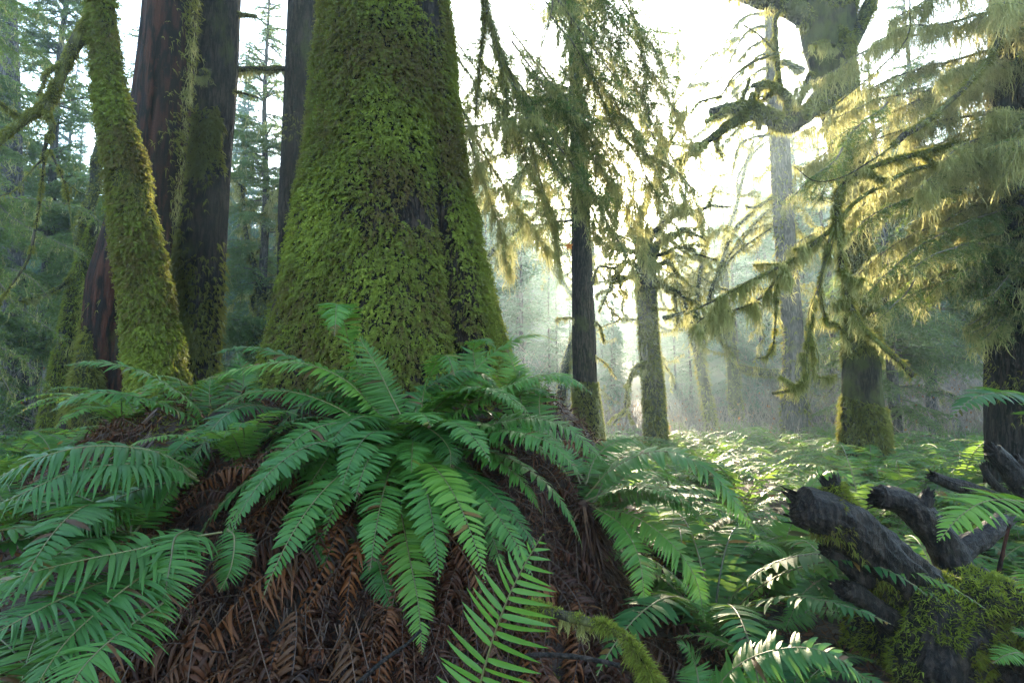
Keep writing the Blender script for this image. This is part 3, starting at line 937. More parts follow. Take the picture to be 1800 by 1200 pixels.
# procedural boughs filling the crown above
rng = RNG(61)
k = 0
for i in range(38):
    zb = rng.uniform(2.1, 6.6)
    base = np.array([np.interp(zb, t6.C[:, 2], t6.C[:, 0]), 6.0, zb])
    az = rng.uniform(2.5, 4.35)        # left and towards the camera
    if zb < 2.9:
        az = rng.uniform(2.6, 3.6)
    ln = rng.uniform(1.1, 2.4) * (1.0 if zb > 2.7 else .75)
    d = np.array([math.cos(az), math.sin(az), 0])
    e = rng.uniform(-.15, .25)
    s = np.linspace(0, 1, 7)[:, None]
    pts = base + d * ln * s + Z * (e * ln * s - .34 * ln * s ** 2) + rng.normal(size=(7, 3)) * .03 * s
    low = zb < 3.3
    add_bough(r6, pts, .018, 100 + i, lmax=rng.uniform(.35, .55), green=.9 if low else .16, lich=150 if low else 400, lich_len=(.05, .46) if not low else (.04, .26), needle=(.010, .026, .009), sp1=.045, lw=.0068)
for i in range(8):
    zb = rng.uniform(2.5, 6.4)
    base = np.array([np.interp(zb, t6.C[:, 2], t6.C[:, 0]) - .1, 5.75, zb])
    az = rng.uniform(3.7, 4.7)
    ln = rng.uniform(.8, 1.5)
    d = np.array([math.cos(az), math.sin(az), 0])
    q_ = np.linspace(0, 1, 6)[:, None]
    pts = base + d * ln * q_ + Z * (.1 * ln * q_ - .5 * ln * q_ ** 2) + rng.normal(size=(6, 3)) * .03 * q_
    add_bough(r6, pts, .014, 160 + i, lmax=rng.uniform(.35, .55), green=.2, lich=420, lich_len=(.06, .55), sp1=.05, lw=.0065)
# green sprays of the lower right
for i, (l, kw) in enumerate([
    ([(1790, 360, 5.9), (1700, 390, 5.6), (1620, 430, 5.4), (1560, 480, 5.3), (1520, 520, 5.3)], dict(lmax=.42)),
    ([(1790, 420, 5.9), (1730, 450, 5.6), (1690, 480, 5.5), (1650, 500, 5.4)], dict(lmax=.4)),
    ([(1800, 440, 5.9), (1780, 480, 5.5), (1740, 520, 5.4), (1700, 530, 5.4)], dict(lmax=.36)),
    ([(1700, 330, 5.7), (1600, 350, 5.4), (1530, 380, 5.3), (1490, 420, 5.3)], dict(lmax=.4)),
    ([(1620, 470, 5.4), (1590, 520, 5.3), (1570, 540, 5.2), (1545, 560, 5.2)], dict(lmax=.3)),
    ([(1480, 260, 5.2), (1440, 300, 5.1), (1400, 335, 5.1), (1380, 350, 5.1)], dict(lmax=.3)),
    ([(1560, 180, 5.4), (1500, 230, 5.3), (1460, 300, 5.3), (1440, 350, 5.3)], dict(lmax=.42)),
]):
    add_bough(r6, px_line(l), .010, 200 + i, green=1.0, lich=70, lich_len=(.03, .2), needle=(.009, .026, .009), sp1=.034, sp2=.022, **kw)

# ----------------------------------------------------------------- big mossy maple right of centre
def tree_trunk(name, label, rows, Y, top, seed, bark, moss, mlen, mw, mmat='moss_dull', dz=.06, seg=80, furrow=.08, group=None, zm=None):
    t = Trunk(rows, Y, top, seed, furrow, .8, 3)
    r = thing(name, label, "tree", t.base(), group)
    mb = MB(); t.mesh(mb, seg, dz, zsplit=10); mb.build("trunk", M[bark], r)
    if moss:
        rng = RNG(7000 + seed)
        mm = MB()
        p, n, z, th = t.scatter(moss, rng, t.z0, min(t.z1, zm or 9))
        keep = fbm(p * 1.3, 3, seed) > -.12
        tufts(mm, p[keep], n[keep], 3, mlen, mw, .8, rng)
        mm.build("moss", M[mmat], r)
    return t, r

t7, r7 = tree_trunk("maple_tree", "thick crooked maple with mossy limbs behind the lichen curtain, right of centre", [(0, 1405, 1500), (60, 1412, 1498), (120, 1425, 1497), (180, 1440, 1508), (260, 1462, 1518), (380, 1482, 1528), (480, 1488, 1532), (600, 1486, 1542), (690, 1484, 1548), (745, 1480, 1556)], 8.6, 11, 31, 'bark_mossy', 28000, .06, .013, furrow=.14, zm=11)
limb(r7, [(1450, 60, 8.6), (1400, 20, 8.5), (1350, 0, 8.4), (1290, -20, 8.3), (1200, -60, 8.2)], .17, .12, moss=3000, mlen=.06, mw=.012, lich=100, ll=(.05, .25), seed=40, lw=.009, barkm='bark_mossy', k=3)
limb(r7, [(1470, 110, 8.5), (1510, 50, 8.4), (1540, -20, 8.4), (1560, -100, 8.4)], .12, .08, moss=1500, mlen=.06, mw=.012, lich=100, ll=(.05, .3), seed=41, lw=.009, barkm='bark_mossy')
limb(r7, [(1450, 170, 8.5), (1410, 205, 8.3), (1385, 222, 8.2), (1355, 208, 8.1), (1320, 192, 8.05), (1285, 190, 8.0), (1250, 200, 8.0)], .16, .075, moss=3200, mlen=.05, mw=.011, lich=160, ll=(.03, .16), seed=42, twigs=4, lw=.008, barkm='bark_mossy')
limb(r7, [(1325, 200, 8.05), (1295, 212, 8.0), (1265, 232, 7.9), (1225, 262, 7.85), (1188, 286, 7.8)], .08, .035, moss=1500, mlen=.045, mw=.011, lich=110, ll=(.03, .14), seed=43, twigs=4, lw=.008, barkm='bark_mossy')
limb(r7, [(1390, 200, 8.2), (1378, 165, 8.2), (1350, 148, 8.15), (1322, 152, 8.1)], .07, .04, moss=1000, mlen=.05, mw=.011, lich=60, ll=(.03, .2), seed=44, twigs=4, lw=.008, barkm='bark_mossy')
limb(r7, [(1395, 205, 8.2), (1412, 165, 8.3), (1425, 130, 8.4)], .05, .04, moss=600, mlen=.05, mw=.011, seed=45, barkm='bark_mossy')
limb(r7, [(1372, 160, 8.2), (1366, 100, 8.2), (1362, 40, 8.2), (1372, 20, 8.2)], .035, .02, moss=500, mlen=.045, mw=.01, seed=46, twigs=4, barkm='bark_mossy')
limb(r7, [(1364, 90, 8.2), (1335, 62, 8.1), (1305, 45, 8.0)], .02, .008, moss=160, mlen=.04, mw=.01, seed=47, name="twig")
limb(r7, [(1362, 95, 8.2), (1325, 110, 8.1), (1290, 135, 8.0), (1270, 165, 8.0)], .022, .010, moss=260, mlen=.04, mw=.01, lich=50, ll=(.05, .3), seed=48, lw=.008)
limb(r7, [(1300, 195, 8.0), (1308, 165, 8.0), (1318, 138, 8.0)], .03, .022, moss=240, mlen=.05, mw=.011, seed=49, name="branch_stub")
limb(r7, [(1270, 170, 8.0), (1230, 180, 8.0), (1215, 200, 8.0)], .018, .008, moss=160, mlen=.04, mw=.01, seed=50, name="twig")
limb(r7, [(1490, 755, 8.5), (1482, 735, 8.45), (1485, 715, 8.4)], .05, .04, moss=300, mlen=.05, mw=.011, seed=51, name="branch_stub", barkm='bark_mossy')
limb(r7, [(1490, 110, 8.3), (1460, 75, 8.1), (1425, 78, 7.9)], .03, .015, moss=200, lich=90, ll=(.1, .5), seed=52, lw=.009)

# --- straight grey trunk further back
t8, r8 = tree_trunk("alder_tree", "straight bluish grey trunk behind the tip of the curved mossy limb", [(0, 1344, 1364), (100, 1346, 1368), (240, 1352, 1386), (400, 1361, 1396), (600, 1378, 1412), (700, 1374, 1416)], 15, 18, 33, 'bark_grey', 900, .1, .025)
limb(r8, [(1362, 345, 15), (1345, 355, 14.7), (1325, 365, 14.5), (1310, 362, 14.4)], .05, .02, moss=300, mlen=.08, mw=.02, seed=60, lich=40, ll=(.05, .25), lw=.014)
limb(r8, [(1380, 400, 15), (1372, 360, 14.6), (1366, 335, 14.4)], .06, .02, moss=300, mlen=.08, mw=.02, seed=61, lich=40, ll=(.05, .25), lw=.014)
limb(r8, [(1375, 110, 15), (1400, 118, 14.6), (1415, 122, 14.4)], .08, .04, moss=300, mlen=.1, mw=.02, seed=62, lich=60, ll=(.1, .5), lw=.014)
for i in range(10):
    rg = RNG(620 + i)
    y0 = 20 + i * 24
    limb(r8, [(1356, y0, 15), (1325 - rg.uniform(0, 25), y0 + 15, 14.6), (1290 - rg.uniform(0, 40), y0 + 60 + rg.uniform(-20, 30), 14.2)], .04, .01, moss=120, mlen=.1, mw=.02, seed=630 + i, lich=60, ll=(.1, .5), lw=.014, name="branch")

# --- dark trunk in the sunlit haze
t9, r9 = tree_trunk("spruce_tree", "dark straight trunk with a mossy foot in the middle of the sunlit haze", [(0, 999, 1016), (200, 1002, 1028), (350, 1004, 1036), (480, 1005, 1042), (600, 1005, 1047), (680, 1007, 1050), (750, 1006, 1060)], 10.5, 17, 35, 'bark_dark', 3500, .05, .014, zm=1.6)
limb(r9, [(1042, 500, 10.4), (1052, 470, 10.3), (1080, 470, 10.2), (1100, 455, 10.1)], .03, .012, moss=260, mlen=.05, mw=.012, seed=70, lich=40, ll=(.05, .25), lw=.01)
limb(r9, [(1040, 560, 10.4), (1055, 575, 10.3), (1062, 600, 10.2)], .02, .012, moss=260, mlen=.05, mw=.012, seed=71, lich=60, ll=(.05, .25), lw=.01)
limb(r9, [(1045, 625, 10.4), (1065, 640, 10.3), (1085, 665, 10.2)], .015, .008, moss=160, mlen=.04, mw=.012, seed=72, lich=30, ll=(.05, .2), lw=.01)
limb(r9, [(1010, 560, 10.4), (995, 558, 10.3), (975, 562, 10.2)], .015, .008, moss=160, mlen=.04, mw=.012, seed=73, lich=40, ll=(.05, .2), lw=.01)

rng = RNG(63)
for i in range(16):
    zb = rng.uniform(4.4, 9.5)
    base = np.array([np.interp(zb, t9.C[:, 2], t9.C[:, 0]), 10.5, zb])
    az = rng.uniform(math.pi, 2 * math.pi) if i % 3 else rng.uniform(0, math.pi)
    ln = rng.uniform(1.2, 2.3)
    d = np.array([math.cos(az), math.sin(az), 0])
    q_ = np.linspace(0, 1, 6)[:, None]
    pts = base + d * ln * q_ + Z * (.05 * ln * q_ - .55 * ln * q_ ** 2) + rng.normal(size=(6, 3)) * .05 * q_
    add_bough(r9, pts, .025, 500 + i, lmax=rng.uniform(.55, .9), green=.9, lich=160, lich_len=(.08, .5), sp1=.09, sp2=.06, needle=(.02, .045, .016), lw=.011, droop=.45)

# --- many limbed mossy maple beside it
t10, r10 = tree_trunk("maple_tree", "pollard like mossy maple with a crown of curling limbs right of the hazy dark trunk", [(430, 1124, 1148), (470, 1118, 1154), (520, 1120, 1152), (600, 1124, 1158), (680, 1130, 1166), (740, 1132, 1172)], 12.5, 4.3, 37, 'bark_mossy', 2600, .06, .018)
LM = [
    [(1132, 455), (1115, 420), (1105, 390), (1112, 350), (1125, 320)],
    [(1128, 450), (1128, 400), (1138, 350), (1150, 300), (1190, 230), (1215, 180)],
    [(1140, 455), (1160, 425), (1185, 408), (1210, 405), (1240, 425)],
    [(1142, 460), (1170, 440), (1200, 432), (1235, 445), (1260, 465)],
    [(1145, 470), (1170, 465), (1190, 480), (1205, 500), (1230, 515)],
    [(1145, 490), (1175, 500), (1205, 520), (1245, 555)],
    [(1125, 465), (1100, 462), (1080, 480), (1060, 500), (1040, 495)],
    [(1125, 475), (1108, 490), (1085, 488), (1070, 520), (1050, 545)],
    [(1122, 450), (1100, 425), (1075, 440), (1052, 470)],
    [(1135, 450), (1150, 410), (1185, 380), (1230, 370), (1290, 360)],
    [(1150, 500), (1185, 510), (1195, 545), (1190, 580)],
    [(1138, 650), (1120, 640), (1100, 680), (1096, 720), (1080, 745)],
    [(1165, 560), (1200, 555), (1240, 570), (1270, 600), (1290, 640)],
]
for i, l in enumerate(LM):
    limb(r10, [(q[0], q[1], 12.5 - .25 * j * (1 if i % 2 else -1)) for j, q in enumerate(l)], .12 if i in (0, 1, 2, 9) else .05, .012, moss=520, mlen=.06, mw=.015, seed=80 + i, lich=60, ll=(.05, .3), lw=.011, barkm='bark_mossy', wob=.16, twigs=5, tlen=.8)

# --- pale mossy trunk at far left, crooked
t11, r11 = tree_trunk("maple_tree", "crooked pale green mossy trunk at the far left, forking under hemlock sprays", [(440, 142, 166), (480, 130, 156), (520, 118, 148), (600, 102, 132), (680, 84, 112), (740, 72, 108)], 9.0, 4.2, 41, 'bark_mossy', 3800, .05, .012, mmat='moss')
limb(r11, [(152, 445, 9), (172, 425, 9), (190, 405, 9), (215, 380, 9)], .08, .04, moss=800, mlen=.05, mw=.012, seed=100, barkm='bark_mossy')
limb(r11, [(150, 450, 9), (140, 415, 9), (150, 380, 9.1), (165, 330, 9.2), (172, 280, 9.2), (185, 240, 9.2)], .10, .08, moss=1100, mlen=.05, mw=.012, seed=101, barkm='bark_mossy', lich=40, lw=.01)
limb(r11, [(140, 470, 9), (110, 500, 8.8), (70, 520, 8.6), (20, 535, 8.4)], .04, .015, moss=500, mlen=.05, mw=.012, seed=102, barkm='bark_mossy', lich=80, lw=.01)

# --- dim trunk on the far left and a slim one between the snag and the dark trunk
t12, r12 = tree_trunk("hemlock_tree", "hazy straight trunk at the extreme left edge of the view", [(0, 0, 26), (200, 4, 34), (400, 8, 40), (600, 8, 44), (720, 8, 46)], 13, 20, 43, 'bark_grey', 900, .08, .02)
t13, r13 = tree_trunk("hemlock_tree", "thin dim trunk seen between the red snag and the dark mossy trunk", [(0, 320, 340), (300, 308, 328), (500, 300, 322), (700, 294, 318)], 11, 16, 45, 'bark_dark', 0, .08, .02)
t14, r14 = tree_trunk("spruce_tree", "dark thick trunk low at the right edge behind orange leaved shrubs", [(500, 1762, 1812), (600, 1762, 1816), (700, 1760, 1822)], 11.5, 14, 47, 'bark_dark', 1500, .07, .016)

# --- wide branching leafless maples in the bright mist
def bare_maple(label, px, Y, H, seed, r0=.28):
    rng = RNG(8000 + seed)
    b = at(px, 740, Y); b[2] = float(ground_z(b[0], b[1])) - .1
    root = thing("maple_tree", label, "tree", b)
    todo = [(b, nrm(Z + rng.normal(size=3) * .1), H * .42, r0, 0)]
    mbs = {0: MB(), 1: MB()}
    mm = MB(); lc = MB()
    while todo:
        p0, d, ln, r, lv = todo.pop()
        pts = [p0]; dd = d
        for q in range(5):
            dd = nrm(dd + rng.normal(size=3) * (.12 + .10 * lv) + Z * (.05 if lv < 3 else -.12))
            pts.append(pts[-1] + dd * ln / 5)
        c = catmull(pts, 14)
        rad = np.linspace(r, r * .6, 14)
        tube(mbs[min(lv, 1)], c, rad, 8 if lv < 2 else 5, rough=.25, freq=3)
        p, nn = on_tube(c, rad, int(ln * (160 if lv < 2 else 60)), rng)
        tufts(mm, p, nn, 3, .10, .022, .7, rng)
        if lv >= 1:
            strands(lc, c, int(ln * 110), .08, .5, .013, rng, 5, .04)
        if lv < 4:
            for q in range(3 if lv < 3 else 2):
                f = rng.integers(5, 14) if q else 13
                nd_ = nrm(tangents(c)[f] + rng.normal(size=3) * (.55 if q else .3))
                todo.append((c[f], nd_, ln * rng.uniform(.5, .78), rad[f] * rng.uniform(.5, .75), lv + 1))
    mbs[0].build("trunk", M['bark_mossy'], root)
    b_ = mbs[1].build("branches", M['bark_mossy'], root)
    mm.build("moss", M['moss_dull'], b_)
    lc.build("lichen", M['lichen'], b_)

bare_maple("pale leafless maple with spreading mossy branches in the bright mist near the top centre", 1300, 23, 17, 1)
bare_maple("tall leafless maple whose fine mossy branches cross the white sky", 1255, 17, 16, 5, .17)
bare_maple("leafless maple with branches fading into the glare just right of the huge trunk", 930, 14, 14, 6, .16)
bare_maple("pale leafless maple rising behind the many limbed mossy one", 985, 30, 15, 2)
bare_maple("leafless mossy maple in the bright gap between the dark trunk and the huge trunk", 462, 15, 11, 3, .2)

# ----------------------------------------------------------------- conifers behind
def make_conifer(seed, H, spread, crown0, nb, sp1, sp2, nd, mat_needle, droop=.3, lich=0, rad=.2, tdir=None):
    rng = RNG(5000 + seed)
    wd, lf, lc = MB(), MB(), MB()
    zt = np.linspace(-.3, H, 14)
    pts = np.stack([fbm(np.stack([zt * .2, zt * 0, zt * 0 + seed], 1), 2, seed) * .15, fbm(np.stack([zt * .2, zt * 0 + 5, zt * 0 + seed], 1), 2, seed) * .15, zt], 1)
    tr = MB()
    tube(tr, pts, np.linspace(rad, .02, 14), 10, rough=.15, freq=4)
    zb = np.sort(rng.uniform(crown0, H * .985, nb))
    f = (zb - crown0) / (H - crown0)
    az = rng.random(nb) * 2 * math.pi if tdir is None else tdir + rng.uniform(-2.2, 2.2, nb)
    e = rng.uniform(-.25, .25, nb) + f * .5
    D = nrm(np.stack([np.cos(az), np.sin(az), e], 1))
    L = spread * (1.05 - f) ** .8 * rng.uniform(.55, 1.1, nb) * np.where(f < .12, .8, 1)
    B = np.stack([np.interp(zb, zt, pts[:, 0]), np.interp(zb, zt, pts[:, 1]), zb], 1)
    N = np.tile(Z, (nb, 1)) + rng.normal(size=(nb, 3)) * .15
    wood_ribbons(wd, B, D, L, droop, .05 * spread / 2.5, rng)
    wood_ribbons(wd, B, D, L, droop, .05 * spread / 2.5, rng)
    B1, D1, L1, N1 = sub(B, D, L, N, sp1, .46, .95, droop, rng, .2, .15)
    D1 = nrm(D1 - Z * .25)
    wood_ribbons(wd, B1, D1, L1, .25, .012 * spread / 2.5, rng)
    if sp2:
        B2, D2, L2, N2 = sub(B1, D1, L1, N1, sp2, .42, .8, .25, rng, .25)
        needles(lf, B2, D2, L2, N2, nd[0], nd[1], nd[2], rng, .2)
    needles(lf, B1, D1, L1, N1, nd[0], nd[1], nd[2], rng, .25)
    needles(lf, B, D, L, N, nd[0] * 1.3, nd[1], nd[2], rng, droop)
    if lich:
        kk = rng.integers(0, len(B1), lich)
        t = rng.random(lich)
        C = B1[kk] + D1[kk] * (L1[kk] * t)[:, None] - Z * (.25 * L1[kk] * t * t)[:, None]
        hang(lc, C, rng.uniform(.08, .4, lich), .011, rng, 3, .03)
    return tr, wd, lf, lc

def conifer_thing(name, label, proto, bark, needle, group=None, loc=(0, 0, 0)):
    tr, wd, lf, lc = proto
    o = thing(name, label, "tree", (0, 0, 0), group)
    t = tr.build("trunk", M[bark], o)
    b_ = wd.build("branches", M['twig'], o)
    c = lf.build("crown", M[needle], o)
    if lc.n:
        lc.build("lichen", M['lichen'], o)
    o.location = loc
    return o

# mid distance: lacy hemlocks, left half of the picture
protoA = [make_conifer(s, H, sp, c0, nb, .08, .06, (.020, .062, .024), 'needle', .32, 500, .16) for s, H, sp, c0, nb in ((1, 13, 2.6, 1.6, 140), (2, 11, 2.4, 1.0, 135), (3, 15, 2.9, 2.2, 150))]
mid = []
spots = [(-10.6, 10.5, 0, .9, "lacy hemlock with drooping green sprays at the far left behind the slender maple"),
         (-8.2, 12.5, 1, 1.0, "hemlock glowing green between the far left maple and the red snag"),
         (-12.5, 15.0, 2, 1.1, "tall open hemlock with bright sky in its branches, upper left corner"),
         (-7.0, 15.5, 0, 1.05, "hemlock whose branches cross the gap above the leaning mossy trunk"),
         (-10.6, 25.0, 1, 1.15, "sparse hemlock far back in the bright gap beside the huge trunk"),
         (-3.0, 19.0, 0, 1.25, "tall hemlock standing behind the huge mossy trunk"),
         (9.4, 14.0, 1, .95, "bluish hemlock behind the foot of the right hand spruce"),
         (13.5, 24, 0, 1.0, "bluish green hemlock far back between the thick crooked maple and the right hand spruce"),
         (12.5, 17.0, 2, 1.0, "tall hemlock behind the lichen curtain at the right edge")]
used = {}
for i, (x, y, k, s, lab) in enumerate(spots):
    loc = (x, y, float(ground_z(x, y)))
    if k not in used:
        o = conifer_thing("hemlock_tree", lab, protoA[k], 'bark_grey', 'needle', "hemlocks in the middle distance", loc)
        o.scale = (s, s, s); o.rotation_euler = (0, 0, i * 1.1)
        used[k] = o
    else:
        copy_tree(used[k], loc, i * 1.1, s, lab)

# far hillside
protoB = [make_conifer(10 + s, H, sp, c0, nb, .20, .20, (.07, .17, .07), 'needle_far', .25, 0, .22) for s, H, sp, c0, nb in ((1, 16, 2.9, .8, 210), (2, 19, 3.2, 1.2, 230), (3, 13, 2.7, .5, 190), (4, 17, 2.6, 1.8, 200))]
LABF = "hazy blue green conifer standing among others on the far slope"
src = None
rng = RNG(77)
protos_o = []
placed = []
tries = 0
while len(placed) < 298 and tries < 9000:
    tries += 1
    y = 27 + 85 * rng.random() ** 1.5
    x = rng.uniform(-1, 1) * (y * .98 + 4)
    if any((x - a) ** 2 + (y - b_) ** 2 < (1.5 + y * .022) ** 2 for a, b_ in placed):
        continue
    lowtree = -3 < x - .155 * y < 6.5
    if lowtree and y < 29:
        continue
    if y < 29 and .02 < x / y < .30:
        continue
    placed.append((x, y))
    k = len(placed) % 4
    loc = (x, y, float(ground_z(x, y)) - .2)
    s = rng.uniform(.7, 1.12)
    if lowtree:
        s = min(s, max(.3, (.275 * y - .6 - loc[2]) / 17.0))
    if len(protos_o) < 4:
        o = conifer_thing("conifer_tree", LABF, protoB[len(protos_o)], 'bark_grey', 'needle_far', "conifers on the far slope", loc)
        o.scale = (s, s, s); o.rotation_euler = (0, 0, rng.random() * 6)
        protos_o.append(o)
    else:
        copy_tree(protos_o[k], loc, rng.random() * 6.28, s)

# --- hemlock sprays hanging low on the left in front of the far trees
t15 = Trunk([(0, -190, -120), (400, -200, -110), (700, -210, -100)], 6.0, 12, 53, .06, .6, 4)
r15 = thing("hemlock_tree", "hemlock just beyond the left edge whose green sprays hang into view", "tree", t15.base())
mb = MB(); t15.mesh(mb, 40, .1); mb.build("trunk", M['bark_dark'], r15)
LB = [
    [(-150, 250, 6), (-60, 300, 5.8), (20, 380, 5.6), (90, 420, 5.5), (150, 450, 5.5)],
    [(-150, 200, 6), (-40, 330, 5.8), (60, 350, 5.6), (140, 365, 5.6), (190, 400, 5.6)],
    [(-150, 350, 6), (-60, 430, 5.7), (0, 500, 5.5), (60, 560, 5.4), (110, 600, 5.4)],
    [(-150, 420, 6), (-80, 520, 5.6), (-10, 590, 5.4), (40, 640, 5.3), (70, 670, 5.3)],
    [(-150, 100, 6), (-40, 60, 5.8), (60, 90, 5.7), (130, 150, 5.7)],
    [(-150, 0, 6), (-40, -20, 5.8), (60, 20, 5.7), (140, 60, 5.7)],
    [(-150, 280, 6), (-70, 420, 5.5), (-20, 460, 5.3), (40, 480, 5.2), (90, 520, 5.2)],
    [(-150, 480, 6), (-60, 560, 5.6), (0, 660, 5.3), (20, 700, 5.3)],
]
for i, l in enumerate(LB):
    add_bough(r15, px_line(l), .012, 300 + i, lmax=.5, green=.95, lich=60, lich_len=(.03, .2), needle=(.010, .026, .009), sp1=.036, sp2=.022)

# ----------------------------------------------------------------- ferns
def pxf(lst):
    return px_line(lst)

HS = 1.18
def hero_frond(root, lst, L, npairs=40, seed=0, droop=.2, brown=.015, rnd0=None, up=None, wd=.24, name="frond", **kw):
    rng = RNG(11000 + seed)
    pts = catmull(pxf(lst), 36)
    mb = MB()
    frond(mb, pts, Z + np.array([0, -.25, 0]) if up is None else up, L * HS, npairs, rng, droop=droop, brown=brown, rnd0=rnd0, wd=wd, prof=(.55, .98, 1, .88, .7, .45, .04), **kw)
    return mb.build(name, [M['fern'], M['rachis']], root)

def dead_frond(root, base, az, ln, rng, off=.05, L=.062, name="dead_frond", neat=False):
    """a withered frond draped over the bank"""
    n = 26
    s = np.linspace(0, 1, n)
    a = az + rng.normal() * .7 * s + .5 * rng.normal() * np.sin(s * rng.uniform(2, 7))
    ds = ln / (n - 1)
    p = np.zeros((n, 3)); p[0] = base
    x, y = base[0], base[1]
    zc = base[2]
    for i in range(1, n):
        gz0 = float(ground_z(x, y))
        gz1 = float(ground_z(x + math.cos(a[i]) * .05, y + math.sin(a[i]) * .05))
        slope = (gz1 - gz0) / .05
        h = ds / math.sqrt(1 + slope * slope)
        x += math.cos(a[i]) * h; y += math.sin(a[i]) * h
        tgt = float(ground_z(x, y)) + off * (1 + .6 * math.sin(i * .35 + az * 7))
        zc = max(tgt, zc - ds * 1.0)
        p[i] = (x, y, zc)
    mb = MB()
    T = tangents(p)
    n_p = int(ln / .016)
    if neat:
        frond(mb, p, Z + rng.normal(size=3) * .25 + np.array([0, -.5, 0]), L * rng.uniform(.9, 1.3), int(ln / .021), rng, prof=(.5, 1, .9, .6, .1), fold=.3, droop=rng.uniform(.6, 1.3), jit=.34, wave=.7, rw=.0032, wd=rng.uniform(.16, .24), rnd0=rng.uniform(.2, 1.6), brown=.0)
        return mb.build(name, [M['dead_fern'], M['dead_rachis']], root)
    frond(mb, p, Z + rng.normal(size=3) * .3, L * rng.uniform(.5, 1.25), n_p, rng, prof=(.5, 1, .8, .5, .1), fold=.22, droop=rng.uniform(.3, 1.0), jit=rng.uniform(.3, .8), wave=rng.uniform(.4, 1.2), rw=.0026, wd=rng.uniform(.14, .26), rnd0=rng.random() * 1.5, brown=.0)
    return mb.build(name, [M['dead_fern'], M['dead_rachis']], root)

def auto_frond(root, base, az, e0, e1, ln, seed, L=.10, npairs=34, curl=0, **kw):
    rng = RNG(12000 + seed)
    p, up = arch(np.asarray(base, float), az, e0, e1, ln, 30, curl)
    mb = MB()
    frond(mb, p, up, L, npairs, rng, prof=(.5, .95, 1, .8, .08), wd=.2, **kw)
    return mb.build("frond", [M['fern'], M['rachis']], root)

# A: the central fern on the mound
cA = at(705, 775, 2.85)
fA = thing("sword_fern", "big central sword fern arching in all directions in front of the huge trunk", "fern", cA)
A = [
    ([(700, 760, 2.85), (640, 742, 2.7), (560, 750, 2.55), (500, 790, 2.45), (440, 860, 2.4), (393, 920, 2.38)], .135),
    ([(700, 770, 2.85), (640, 765, 2.7), (590, 790, 2.55), (545, 850, 2.45), (500, 920, 2.4)], .125),
    ([(705, 755, 2.85), (670, 735, 2.75), (635, 745, 2.65), (612, 775, 2.6), (635, 825, 2.55)], .10),
    ([(690, 790, 2.8), (670, 830, 2.7), (650, 890, 2.6), (640, 950, 2.5), (640, 1002, 2.45)], .105),
    ([(700, 765, 2.85), (690, 785, 2.7), (730, 800, 2.55), (765, 850, 2.45), (790, 900, 2.4), (800, 930, 2.38)], .135),
    ([(720, 770, 2.85), (770, 800, 2.7), (820, 860, 2.6), (860, 930, 2.52), (886, 1005, 2.48)], .115),
    ([(680, 790, 2.8), (640, 810, 2.7), (612, 850, 2.6), (600, 900, 2.55), (592, 945, 2.5)], .10),
    ([(720, 750, 2.85), (735, 745, 2.75), (765, 760, 2.6), (790, 790, 2.5), (792, 830, 2.48)], .10),
    ([(700, 760, 2.9), (660, 720, 2.9), (610, 670, 2.85), (540, 640, 2.8), (460, 640, 2.75), (355, 668, 2.7)], .115),
    ([(705, 750, 2.95), (640, 690, 3.0), (560, 650, 3.0), (480, 618, 2.95), (420, 610, 2.9), (368, 624, 2.85)], .105),
    ([(715, 750, 2.9), (690, 700, 2.95), (660, 640, 2.95), (635, 600, 2.95), (625, 575, 2.92)], .12),
    ([(740, 745, 2.9), (745, 690, 2.9), (765, 640, 2.85), (785, 625, 2.75), (800, 660, 2.65)], .10),
    ([(740, 760, 2.9), (790, 700, 2.95), (840, 645, 3.0), (890, 605, 3.0), (940, 588, 3.0), (978, 598, 3.0)], .135),
    ([(750, 765, 2.9), (800, 725, 2.85), (870, 690, 2.8), (930, 664, 2.75), (990, 660, 2.7), (1042, 692, 2.65)], .11),
    ([(760, 775, 2.85), (830, 755, 2.75), (920, 735, 2.7), (990, 748, 2.65), (1040, 790, 2.6), (1068, 815, 2.6)], .125),
    ([(760, 785, 2.85), (820, 770, 2.7), (890, 757, 2.6), (960, 775, 2.5), (1000, 810, 2.46), (1026, 842, 2.45)], .11),
    ([(690, 745, 3.0), (655, 690, 3.05), (620, 620, 3.0), (602, 555, 2.9), (592, 535, 2.75), (590, 565, 2.62), (588, 590, 2.58)], .12),
    ([(660, 770, 2.8), (600, 720, 2.8), (520, 690, 2.75), (440, 690, 2.7), (380, 720, 2.65)], .10),
    ([(700, 800, 2.8), (720, 850, 2.65), (735, 930, 2.5), (740, 1010, 2.4)], .10),
    ([(700, 860, 2.65), (705, 900, 2.5), (720, 980, 2.38), (735, 1060, 2.3), (742, 1150, 2.22)], .085),
    ([(640, 870, 2.6), (650, 930, 2.5), (668, 1000, 2.4), (690, 1075, 2.32)], .085),
    ([(560, 850, 2.6), (550, 890, 2.5), (560, 950, 2.4), (585, 1010, 2.35)], .07),
    ([(720, 760, 2.85), (745, 690, 2.95), (800, 655, 3.0), (850, 660, 3.0), (890, 700, 3.0)], .11),
    ([(690, 760, 2.9), (640, 700, 2.95), (575, 690, 2.9), (520, 720, 2.85), (480, 770, 2.8)], .11),
    ([(700, 755, 2.9), (672, 690, 2.95), (640, 660, 2.95), (590, 655, 2.9), (545, 690, 2.85)], .10),
]
for i, (l, L) in enumerate(A):
    hero_frond(fA, l, L, 60, i, ov=1.2, rnd0=.75 if i in (0, 1, 2, 4) else None)
rng = RNG(80)
for i in range(30):
    az = rng.uniform(0, 6.28)
    auto_frond(fA, cA + np.array([0, .1, -.05]) + rng.normal(size=3) * .05, az, rng.uniform(.35, 1.1), rng.uniform(-1.1, -.3), rng.uniform(.6, 1.0), i, .125, 44)
